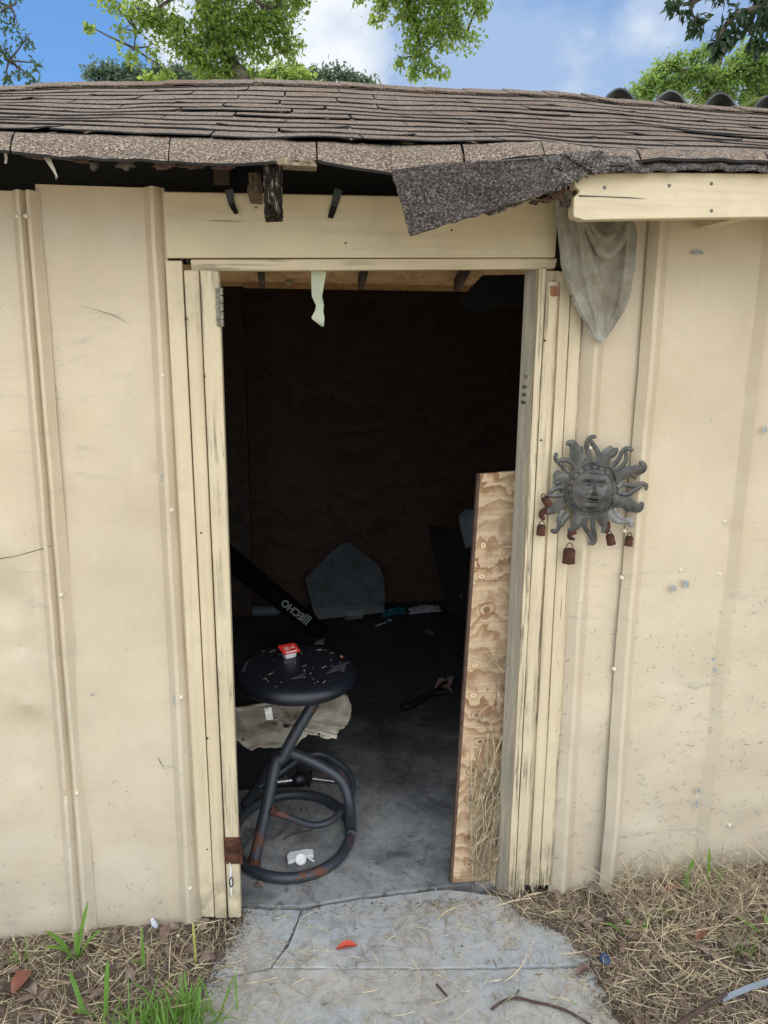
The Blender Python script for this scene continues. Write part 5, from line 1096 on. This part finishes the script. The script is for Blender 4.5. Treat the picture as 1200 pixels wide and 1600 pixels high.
# leaf litter
b = MB(); rl = random.Random(9)
for k in range(1500):
    x = rl.uniform(-1.6, 1.9); y = -rl.uniform(.02, .85)
    if inpoly(x, y, PATH): continue
    L = rl.uniform(.018, .055); lb = leaf_mesh(Vector((x, y, gh(x, y)+rl.uniform(.002, .012))), L, L*rl.uniform(.4, .7), rl.uniform(0, 6.3), rl.uniform(-.3, .4), rl.uniform(-.2, .6), rl.uniform(-.4, .6), 4); b.m = k % 3; b.add(lb.v, lb.f)
tag(b.build('leaf_litter', [M['brown'], simple('dark_leaf_litter', (.10, .065, .048), .85, 0, .5, 50, .4), simple('pale_leaf_litter', (.27, .20, .16), .85, 0, .4, 50, .4)]), 'crumbled brown leaf litter mixed into the straw along the shed', 'leaf litter', kind='stuff')
# grass clippings stuck to the lower wall
b = MB(); rc = random.Random(31)
def stuck(px, py, d=.010):
    L = rc.uniform(.004, .020)*(2 if rc.random() < .06 else 1); a = rc.uniform(0, 6.283); c = P(px, py, -d); pts = []; x, z = c.x, c.z; cv = rc.uniform(-1.6, 1.6)
    for i in range(5): pts.append((x, -d-rc.uniform(0, .0015), z)); x += math.cos(a)*L/4; z += math.sin(a)*L/4; a += cv/4
    b.ribbon(pts, [.0004, .0011, .0011, .0008, .0003], (0, 0, 1) if abs(math.cos(a)) > .5 else (1, 0, 0))
for k in range(560):
    px = rc.uniform(868, 1200); t_ = rc.random()**1.8; bot = 1400-(px-860)*.14; stuck(px, bot - t_*420, .013 if px < 935 else .011)
for k in range(70): stuck(rc.uniform(0, 300), 1430-(rc.random()**2)*250, .012)
tag(b.build('wall_clippings', M['clip']), 'dried grass clippings stuck to the lower cream wall', 'clippings', kind='stuff')
# straw bundle against the board and jamb
b = MB(); rb = random.Random(17)
for k in range(300):
    t_ = rb.random(); sx, sy = lerpl(782, 735, rb.random()**.8), lerpl(1390, 1250, rb.random()); ex, ey = sx+rb.uniform(-5, 40)*.9+8, sy-rb.uniform(30, 150); ex = min(ex, 803-max(0, (1390-ey))*-.02)
    if k % 5 == 0: sx, sy = rb.uniform(765, 790), rb.uniform(1080, 1250); ex, ey = sx+rb.uniform(-30, 12), sy-rb.uniform(-40, 60)
    if k % 17 == 0: sx, sy = 798, rb.uniform(1020, 1060); ex, ey = rb.uniform(728, 780), rb.uniform(1008, 1050)
    if k % 23 == 0: sx, sy = 797, rb.uniform(830, 900); ex, ey = sx-rb.uniform(2, 14), sy+rb.uniform(-30, 30)
    Y = lambda py: lerpl(.055, .115, (1389-py)/650)-.012-rb.uniform(0, .022)
    m1 = ((sx+ex)/2+rb.gauss(0, 9), (sy+ey)/2+rb.gauss(0, 10)); ex += rb.gauss(0, 7); pts = smooth_path([P(sx, sy, Y(sy)), P(*m1, Y(m1[1])), P(ex, ey, Y(ey))], 4)
    for p_ in pts: p_.z = max(p_.z, .008)
    b.m = k % 2; b.ribbon(pts, [rb.uniform(.0014, .0030)]*(len(pts)-1)+[.0006], (rb.uniform(-1, 1), -.5, rb.uniform(-1, 1)))
o_ = b.build('straw_bundle', [M['straw'], M['straw2']]); tag(o_, 'loose bundle of dry straw caught between the plywood board and door jamb', 'straw', kind='stuff')
# green grass
def blade(b, x, y, z, L, W, a, lean, bend=.6, n=6):
    pts = []; d = Vector((math.cos(a), math.sin(a), 0)); p_ = Vector((x, y, z)); ang = lean
    for i in range(n+1):
        pts.append(p_.copy()); p_ = p_ + (d*math.sin(ang) + Vector((0, 0, math.cos(ang))))*L/n; ang += bend/n
    w_ = [W*.6]+[W]*(n-2)+[W*.7, W*.05]; s_ = Vector((-math.sin(a), math.cos(a), 0)); rows = []
    for i, q_ in enumerate(pts): rows.append([q_-s_*w_[i]/2, q_+d*w_[i]*-.12, q_+s_*w_[i]/2])
    b.grid(rows)
def tuft(px, py, n, L, W, spread, label, seed, group=None, name='grass_tuft', cat='grass tuft', blades=None, ms=None):
    r_ = random.Random(seed); c = F(px, py, 0); c.z = gh(c.x, c.y); b = MB()
    if blades:
        for (dx, a, l_, ln, bd) in blades: blade(b, c.x+dx, c.y, c.z, l_, W, R(a), ln, bd, 8)
    else:
        for k in range(n): blade(b, c.x+r_.gauss(0, spread), c.y+r_.gauss(0, spread*.6), c.z-.003, L*r_.uniform(.45, 1.1), W*r_.uniform(.6, 1.1), r_.uniform(0, 6.28), r_.uniform(.05, .75), r_.uniform(.1, 1.1))
    o = b.build(name, ms or M['grass'], None, True); return tag(o, label, cat, group)
G = 'green weeds in the straw'
tuft(262, 1612, 230, .125, .0052, .062, 'lush green grass clump beside the path at the bottom left', 1, G)
tuft(120, 1492, 0, 0, .013, 0, 'wide bladed green weed sprouting beneath the left wall rib', 2, G, 'weed', 'weed', [(0, 55, .16, .25, .2), (.005, 20, .10, .35, .9), (-.01, 190, .10, .3, 1.4), (-.01, 150, .12, .6, 1.0), (0, 250, .07, .5, .9), (.0, 95, .08, .1, .2)])
tuft(165, 1585, 0, 0, .012, 0, 'single tall pale green blade left of the grass clump', 3, G, 'weed', 'weed', [(0, 80, .15, .15, .25), (-.05, 130, .13, .4, .5), (-.02, 200, .08, .5, .8)])
tuft(222, 1510, 0, 0, .006, 0, 'thin green stalk standing in the straw below the white scrap', 4, G, 'weed', 'weed', [(0, 80, .13, .1, .15), (.006, 100, .08, .1, .3), (.01, 190, .06, .5, .6)])
tuft(306, 1500, 0, 0, .0065, 0, 'single yellow green blade by the left door trim', 5, G, 'weed', 'weed', [(0, 110, .13, .05, .2)], simple('yellow_blade', (.42, .40, .10), .6, 0, .3, 20))
tuft(1105, 1390, 0, 0, .012, 0, 'tall thin weed stem with a leaf against the right wall', 6, G, 'weed', 'weed', [(0, 100, .125, .05, .12), (.02, 20, .06, .5, .7), (.05, 120, .05, .3, .8)])
tuft(1062, 1405, 0, 0, .013, 0, 'broad green blade leaning left against the right wall', 7, G, 'weed', 'weed', [(0, 40, .12, .7, .4), (0.02, 60, .05, .2, .4), (.04, 20, .06, .7, .8)])
tuft(1040, 1440, 16, .07, .004, .012, 'small upright green sprouts in the straw right of the path', 8, G)
tuft(975, 1462, 0, 0, .012, 0, 'low broad leaf seedling in the straw beyond the path corner', 9, G, 'weed', 'weed', [(0, 150, .06, .9, .6), (.03, 100, .05, .9, .8), (.05, 30, .06, .8, .6)])
tuft(1160, 1500, 18, .08, .0035, .012, 'thin green sprouts at the far right edge of the straw', 10, G)
tuft(1190, 1470, 0, 0, .013, 0, 'broad green weed leaf at the far right edge', 11, G, 'weed', 'weed', [(0, 160, .09, .8, .5), (.03, 100, .06, .5, .8)])
tuft(930, 1570, 26, .07, .003, .014, 'yellowish grass clump at the right edge of the path', 12, G)
tuft(560, 1470+40, 0, 0, .0025, 0, 'limp green grass stem lying across the path crack', 13, G, 'weed', 'weed', [(0, 60, .10, 1.4, .2), (0.01, 120, .08, 1.4, .15), (0, 200, .09, 1.45, .1)])
tuft(30, 1500, 14, .08, .003, .012, 'thin green sprouts at the far left below the wall', 14, G)
# single small things on the ground
tag(leaf_mesh(F(542, 1481, .010), .058, .026, .05, .05, .2, .5).build('red_leaf', M['redl'], None, True), 'bright red leaf lying on the concrete path', 'leaf')
tag(leaf_mesh(F(34, 1536, .008), .07, .042, 1.2, .1, .3, .3).build('brown_leaf', simple('red_brown_leaf', (.24, .085, .05), .6, 0, .3, 40, .2), None, True), 'smooth reddish brown leaf lying at the lower left in the straw', 'leaf')
tag(leaf_mesh(F(912, 1520, .012), .045, .03, .3, .1, .4, .6).build('brown_leaf', M['brown'], None, True), 'crinkled brown leaf at the right edge of the path', 'leaf')
tag(leaf_mesh(F(1050, 1392, .03), .06, .03, .1, .1, .3, .3).build('brown_leaf', bpy.data.materials['red_brown_leaf'], None, True), 'rust brown leaf against the foot of the right wall', 'leaf')
tag(leaf_mesh(F(1095, 1462, .02), .05, .03, .6, .1, .4, .3).build('brown_leaf', bpy.data.materials['red_brown_leaf'], None, True), 'curled reddish leaf in the straw right of the path', 'leaf')
tag(leaf_mesh(F(405, 1385, .012), .035, .018, 2.8, .1, .5, .4).build('brown_leaf', M['brown'], None, True), 'brown leaf curled in front of the stool base ring', 'leaf')
cp = F(944, 1501, .004); b = MB(); b.lathe([(0, .010), (.012, .010), (.015, .008), (.0155, 0), (.0145, -.002), (.0135, .0)], cp+Vector((0, 0, .004)), (.2, -.5, 1), 24); tag(b.build('crown_cork', M['cap'], None, True), 'dark blue bottle cap at the right edge of the path', 'bottle cap')
fo = F(241, 1444, .004); b = MB(); b.tube([fo+Vector((-.008, 0.012, .008)), fo, fo+Vector((.008, -.012, .002))], [.006, .0085, .006], 8); tag(b.build('foam_scrap', simple('bluish_foam', (.62, .66, .74), .7, 0, .2, 80, .5)), 'small bluish white scrap at the foot of the left wall', 'scrap')
peb = [(278, 1462, .006, 'small pale pebble in the dirt under the left door trim'), (353, 1475, .005, 'tiny white pebble beside the left edge of the path')]
for px, py, s_, l_ in peb:
    b = MB(); c = F(px, py, .003); b.lathe([(0, s_*.8), (s_*.7, s_*.6), (s_, 0), (s_*.6, -s_*.6), (0, -s_*.7)], c, (.2, .1, 1), 9); tag(b.build('pebble', simple('pebble_%d' % px, (.6, .55, .42), .8, 0, .3, 90)), l_, 'pebble', 'pale pebbles near the left trim')
b = MB(); tw = smooth_path([F(x, y, .010) for x, y in ((768, 1577), (790, 1563), (812, 1560), (835, 1566), (860, 1571), (890, 1582), (930, 1606))], 5); b.tube(tw, [.0035+.0012*abs(fbm(i*.6, 3)) for i in range(len(tw))], 7); b.tube([tw[8], tw[8]+Vector((.02, .02, .006))], .0018, 5); tag(b.build('twig', M['twig'], None, True), 'long dark curved twig lying across the front of the path', 'twig', 'twigs on the path')
b = MB(); b.tube(smooth_path([F(682, 1538, .008), F(690, 1547, .009), F(698, 1556, .008)], 3), .003, 6); tag(b.build('twig', M['twig'], None, True), 'short dark twig on the middle of the path', 'twig', 'twigs on the path')
b = MB(); b.tube(smooth_path([F(x, y, .012) for x, y in ((443, 1311), (455, 1304), (470, 1300), (486, 1296), (497, 1290))], 3), .0022, 6); b.tube([F(455, 1304, .012), F(478, 1287, .012)], .0012, 5); tag(b.build('twig', M['twig'], None, True), 'thin forked twig on the floor inside the stool ring', 'twig', 'twigs on the path')
b = MB(); rows = [[F(x, y, .03), F(x+2, y+9, .03)] for x, y in ((1128, 1556), (1150, 1546), (1172, 1537), (1200, 1528), (1260, 1508))]; b.sheet(rows, .003); tag(b.build('plastic_strip', M['steelgrey']), 'grey flat strip half buried in straw at the bottom right', 'strip')
b = MB(); b.tube([F(1052, 1606, .02), F(1090, 1580, .03), F(1135, 1552, .035)], [.006, .008, .005], 7); tag(b.build('stalk', M['twig'], None, True), 'dark dry stalk lying beside the grey strip at the bottom right', 'stalk')

# ------------------------------------------------------------------ behind the shed
# corrugated roof of a lean-to
def lean_to():
    t_ = thing('lean_to', 'grey corrugated lean-to roof showing behind the right end of the ridge', 'lean-to', (P(1050, 160, 2.2).x, 3.6, 0))
    Yf = 1.75
    pk = [P(x, y, Yf) for x, y in ((889, 133), (968, 125), (1046, 133), (1128, 144))]; sp = (pk[3]-pk[0])/3; n = 16; cols = 26
    dirn = Vector((.55, 1.0, -.20)); rows = []
    for j in range(2):
        row = []
        for i in range(n*cols+1):
            u = i/cols + .62; base = pk[0]+sp*u; ph = (u % 1.0); h = .055*math.cos(2*math.pi*ph)
            row.append(base + Vector((.02*math.sin(2*math.pi*ph), 0, h-.055)) + dirn*(2.2*j) )
        rows.append(row)
    b = MB(); b.sheet(rows, .008); b.build('corrugated_sheet', M['lam'], t_, True)
    for dx, dy in ((.0, .6), (2.6, .6), (1.2, 2.6), (3.8, 2.6)):
        p = pk[1] + Vector((dx, dy, -.12)); b = MB(); b.box((p.x-.04, max(p.y, HYB+.5)-.04, -.05), (p.x+.04, max(p.y, HYB+.5)+.04, p.z-.12-.10*dy)); b.build('post', M['stud'], t_)
lean_to()
# trees ------------------------------------------------------------
def leaves(centers, L, W, r_, droop=.5):
    """centers: array of positions; returns verts/faces of folded leaves"""
    n = len(centers); a = r_.uniform(0, 2*np.pi, n); el = r_.normal(-droop, .55, n); l_ = L*r_.uniform(.6, 1.15, n); w_ = W*r_.uniform(.7, 1.1, n)
    d = np.stack([np.cos(a)*np.cos(el), np.sin(a)*np.cos(el), np.sin(el)], 1); up = r_.normal(0, 1, (n, 3)) + np.array([0, 0, 1.2]); s_ = np.cross(d, up); s_ /= np.linalg.norm(s_, axis=1, keepdims=True); nn = np.cross(s_, d)
    c = np.asarray(centers); A = c; B = c + d*l_[:, None]*.45 + s_*w_[:, None]*.5 + nn*w_[:, None]*.14; C = c + d*l_[:, None] - nn*l_[:, None]*.08; D = c + d*l_[:, None]*.45 - s_*w_[:, None]*.5 + nn*w_[:, None]*.14
    V = np.stack([A, B, C, D], 1).reshape(-1, 3); i = np.arange(n)*4; Fc = np.concatenate([np.stack([i, i+1, i+2], 1), np.stack([i, i+2, i+3], 1)]); return V, Fc
def mesh_np(name, V, Fc, mat, parent):
    me = bpy.data.meshes.new(name); V = V - np.array(root_loc(parent)); me.from_pydata(V.tolist(), [], Fc.tolist()); me.materials.append(mat); me.update(); o = link(bpy.data.objects.new(name, me)); o.parent = parent; return o
def tree(label, Y, trunk_px, blobs, L, W, mat, density, seed, limbs=(), trunk_r=.16, clump=.16, per=16, droop=.5, cat='tree', group='trees behind the shed', ybase=None, name='tree'):
    r_ = np.random.default_rng(seed); b0 = P(*trunk_px[0], Y); base = Vector((b0.x, Y, -.05)); root = thing(name, label, cat, base, group)
    tp = [base + Vector((0, 0, 0))] + [P(x, y, Y + (i*.15 if i else 0)) for i, (x, y) in enumerate(trunk_px)]
    pp = smooth_path(tp, 6); n = len(pp); b = MB(); b.tube(pp, [trunk_r*(1-.72*i/(n-1)) + .012*fbm(i*.8, seed) for i in range(n)], 12); b.build('trunk', M['bark'], root, True)
    mpx = (P(101, 100, Y)-P(100, 100, Y)).length; b = MB(); cen = []
    for lb in limbs:
        lp = smooth_path([P(x, y, Y + dy) for x, y, dy in lb[0]], 6); m = len(lp); b.tube(lp, [lerpl(lb[1], lb[2], i/(m-1)) for i in range(m)], 8)
    anchors = [Vector(p) for p in pp[n//2:]] + [P(x, y, Y+dy) for lb in limbs for x, y, dy in lb[0]]
    for (px, py, rp, *ex) in blobs:
        dy = ex[0] if ex else 0; c = P(px, py, Y+dy); rad = rp*mpx; near = min(anchors, key=lambda a: (a-c).length)
        mid = near.lerp(c, .5) + Vector(r_.normal(0, rad*.25, 3)); lp = smooth_path([near, mid, c], 5); b.tube(lp, [lerpl(min(.014, trunk_r*.1), .004, i/(len(lp)-1)) for i in range(len(lp))], 6)
        nc = max(3, int(density*(rp/30)**2*9))
        for _ in range(nc):
            v = r_.normal(0, 1, 3); v /= np.linalg.norm(v); q_ = np.array(c) + v*rad*r_.uniform(.15, 1.0)**.6*np.array([1, 1, .85])
            cs = clump*rad**.25*r_.uniform(.6, 1.3); k = int(per*r_.uniform(.6, 1.4)); pts = q_ + r_.normal(0, cs*.5, (k, 3))*np.array([1, 1, .8]) - np.array([0, 0, 1])*r_.uniform(0, cs*.8, (k, 1)); cen.append(pts)
            if r_.random() < .5: tpth = smooth_path([c, Vector(q_)+Vector((0, 0, cs*.6)), Vector(q_)-Vector((0, 0, cs*.5))], 3); b.tube(tpth, [.006, .004, .003, .003, .002, .002, .0015][:len(tpth)], 4, caps=False)
    b.build('branches', M['bark'], root, True)
    V, Fc = leaves(np.concatenate(cen), L, W, r_, droop); mesh_np('crown', V, Fc, mat, root); return root
lfA = m_leaf('sunlit_maple_leaf', (.04, .085, .02), (.13, .20, .045), (.46, .60, .12), .55)
lfD = m_leaf('bright_oak_leaf', (.08, .14, .035), (.15, .23, .06), (.38, .52, .12), .5)
lfE = m_leaf('dark_oak_leaf', (.018, .04, .014), (.035, .065, .025), (.06, .11, .03), .25)
lfC = m_leaf('blue_green_leaf', (.03, .065, .03), (.07, .11, .04), (.12, .20, .06), .35)
lfF = m_leaf('juniper_leaf', (.06, .10, .06), (.11, .16, .095), (.16, .24, .12), .4)
tree('big leafy tree behind the shed with drooping yellow green branches hanging over the ridge', 6.5, [(378, 190), (366, 120), (345, 60), (318, 10), (300, -90), (310, -220)],
     [(215, 15, 26), (195, 45, 14), (250, 28, 32), (290, 50, 34), (235, 72, 12), (205, 78, 7), (300, 92, 22), (335, 22, 44), (325, 75, 34), (355, 110, 22), (395, 30, 44), (378, 70, 30), (425, 20, 38), (445, 60, 26), (456, 85, 15), (415, 88, 14), (340, -50, 60), (440, -60, 60), (250, -50, 45), (180, 10, 12), (142, 42, 5), (170, -10, 16), (465, 0, 18), (262, 110, 9), (330, 118, 16), (400, 118, 14),
      (600, -10, 22), (640, -5, 36), (700, -5, 44), (750, 5, 20), (640, 30, 22), (675, 35, 28), (715, 35, 24), (735, 58, 13), (655, 62, 20), (690, 62, 15), (648, 92, 18), (670, 100, 16), (690, 112, 8), (650, 112, 9), (590, 22, 8), (625, 92, 5), (560, -10, 12), (630, -70, 60), (540, -90, 50), (740, -60, 40)],
     .068, .034, lfA, 2.5, 21, [([(318, 10, 0), (350, 55, .1), (362, 100, .2), (368, 118, .3)], .04, .012), ([(330, -40, 0), (450, -110, 0), (560, -100, .1), (620, -30, .1), (650, 40, .1), (658, 90, .1)], .07, .010), ([(620, -30, .1), (690, 20, .2), (730, 50, .2)], .02, .006), ([(300, -60, 0), (400, 0, -.1), (440, 40, 0), (452, 70, 0)], .03, .008), ([(310, -20, 0), (250, 10, .1), (215, 50, .1), (210, 75, .1)], .02, .005)], .13, .15, 18)
tree('sparse blue green tree at the far left edge beside the shed', 7.0, [(-230, 180), (-220, 60), (-180, -40), (-200, -160)],
     [(8, 18, 22), (22, 40, 14), (5, 70, 16), (40, 62, 8), (12, 92, 14), (30, 105, 16), (55, 98, 9), (10, 122, 13), (45, 118, 10), (-30, 40, 40), (-60, 100, 45), (-100, 20, 70), (-180, -40, 80), (-260, 40, 80), (20, -8, 18)],
     .06, .028, lfC, 1.5, 22, [([(-215, 40, 0), (-100, 30, 0), (-20, 60, 0), (14, 95, 0)], .05, .008), ([(-215, 0, 0), (-80, -20, 0), (15, 10, 0)], .04, .008)], .16, .13, 14)
tree('bright green tree rising beyond the lean-to on the right', 13.0, [(1110, 210), (1112, 140), (1120, 90), (1150, 60)],
     [(1000, 138, 14), (1020, 122, 18), (1038, 100, 15), (1060, 92, 15), (1068, 122, 22), (1042, 132, 16), (1095, 78, 15), (1092, 108, 20), (1120, 120, 22), (1135, 140, 18), (1100, 145, 16), (1150, 100, 20), (1172, 76, 18), (1180, 110, 22), (1200, 90, 20), (1165, 145, 14), (1195, 140, 18), (1230, 110, 40), (1290, 100, 50), (1260, 160, 40), (1060, 155, 14), (1010, 150, 12)],
     .10, .055, lfD, 6.0, 23, [([(1115, 120, 0), (1060, 110, 0), (1035, 105, 0)], .06, .02), ([(1118, 120, 0), (1170, 110, 0), (1220, 100, 0)], .06, .02)], .25, .30, 24, .2)
tree('dark leaved oak reaching in from the right above the shed', 3.6, [(1750, 230), (1720, 0), (1650, -150), (1500, -260)],
     [(1052, 4, 9), (1078, 8, 12), (1090, 20, 9), (1088, 38, 7), (1150, 12, 12), (1130, 45, 9), (1122, 62, 9), (1140, 50, 7), (1122, 78, 6), (1168, 28, 14), (1185, 50, 14), (1198, 20, 18), (1190, -10, 20), (1130, -20, 18), (1230, 20, 40), (1300, -30, 60), (1250, 60, 20), (1080, -20, 14), (1450, -140, 90), (1190, 68, 6)],
     .095, .040, lfE, 1.5, 24, [([(1600, -180, 0), (1400, -80, 0), (1250, -10, 0), (1150, 25, 0), (1122, 60, 0)], .06, .006), ([(1400, -80, 0), (1200, -40, 0), (1090, 0, 0), (1085, 30, 0)], .03, .005)], .17, .09, 9, .7)
tree('low dark juniper showing over the left half of the ridge', 15.0, [(215, 180), (215, 130), (220, 108)],
     [(148, 116, 10), (165, 104, 8), (182, 118, 14), (205, 106, 10), (225, 118, 14), (250, 112, 12), (275, 106, 10), (285, 120, 14), (310, 112, 10), (190, 140, 25), (250, 140, 28), (310, 135, 25), (140, 108, 5)],
     .13, .05, lfF, 8.0, 25, (), .15, .28, 30, -.2)
tree('yellow green bushy tree just above the middle of the ridge', 11.0, [(420, 190), (418, 130), (422, 110)],
     [(355, 118, 12), (385, 112, 12), (235, 122, 9), (260, 108, 7), (410, 118, 14), (432, 108, 12), (455, 112, 13), (478, 118, 11), (340, 128, 14), (430, 135, 25), (380, 140, 22)],
     .10, .055, lfA, 7.0, 26, (), .13, .2, 22, .2)
tree('low dark bush showing over the ridge right of the yellow green tree', 15.5, [(520, 190), (520, 140), (522, 118)],
     [(490, 112, 9), (510, 116, 10), (528, 110, 8), (545, 120, 10), (562, 124, 8), (500, 130, 16), (545, 135, 16), (578, 130, 6)],
     .13, .05, lfF, 8.0, 27, (), .12, .25, 30, -.2)
# frond plant beyond the ridge at the right
def fronds():
    Y = 6.0; root = thing('frond_plant', 'yellow green arching fronds showing over the ridge at the right', 'plant', (P(1100, 170, Y).x, Y, -.03)); b = MB()
    stem = smooth_path([Vector((root.location.x, Y, -.05)), P(1110, 240, Y), P(1112, 185, Y)], 5); s_ = MB(); s_.tube(stem, [.05-.002*i for i in range(len(stem))], 8); s_.build('stem', M['bark'], root, True)
    for pts in ([(1112, 185), (1100, 160), (1078, 142)], [(1112, 185), (1120, 165), (1108, 158)], [(1112, 185), (1160, 170), (1182, 160), (1196, 166)], [(1112, 185), (1170, 160), (1200, 150), (1230, 158)]):
        pp = smooth_path([P(x, y, Y) for x, y in pts], 7); b.tube(pp, .008, 5)
        for i in range(3, len(pp)):
            for sgn in (-1, 1):
                e_ = pp[i] + Vector((.10*sgn, -.03, -.10)); b.ribbon([pp[i], pp[i].lerp(e_, .5)+Vector((0, 0, .02)), e_], [.02, .035, .004], (0, 1, .3))
    b.build('frond', m_leaf('frond_leaf', (.12, .17, .03), (.2, .24, .05), (.35, .42, .08), .4), root)
fronds()
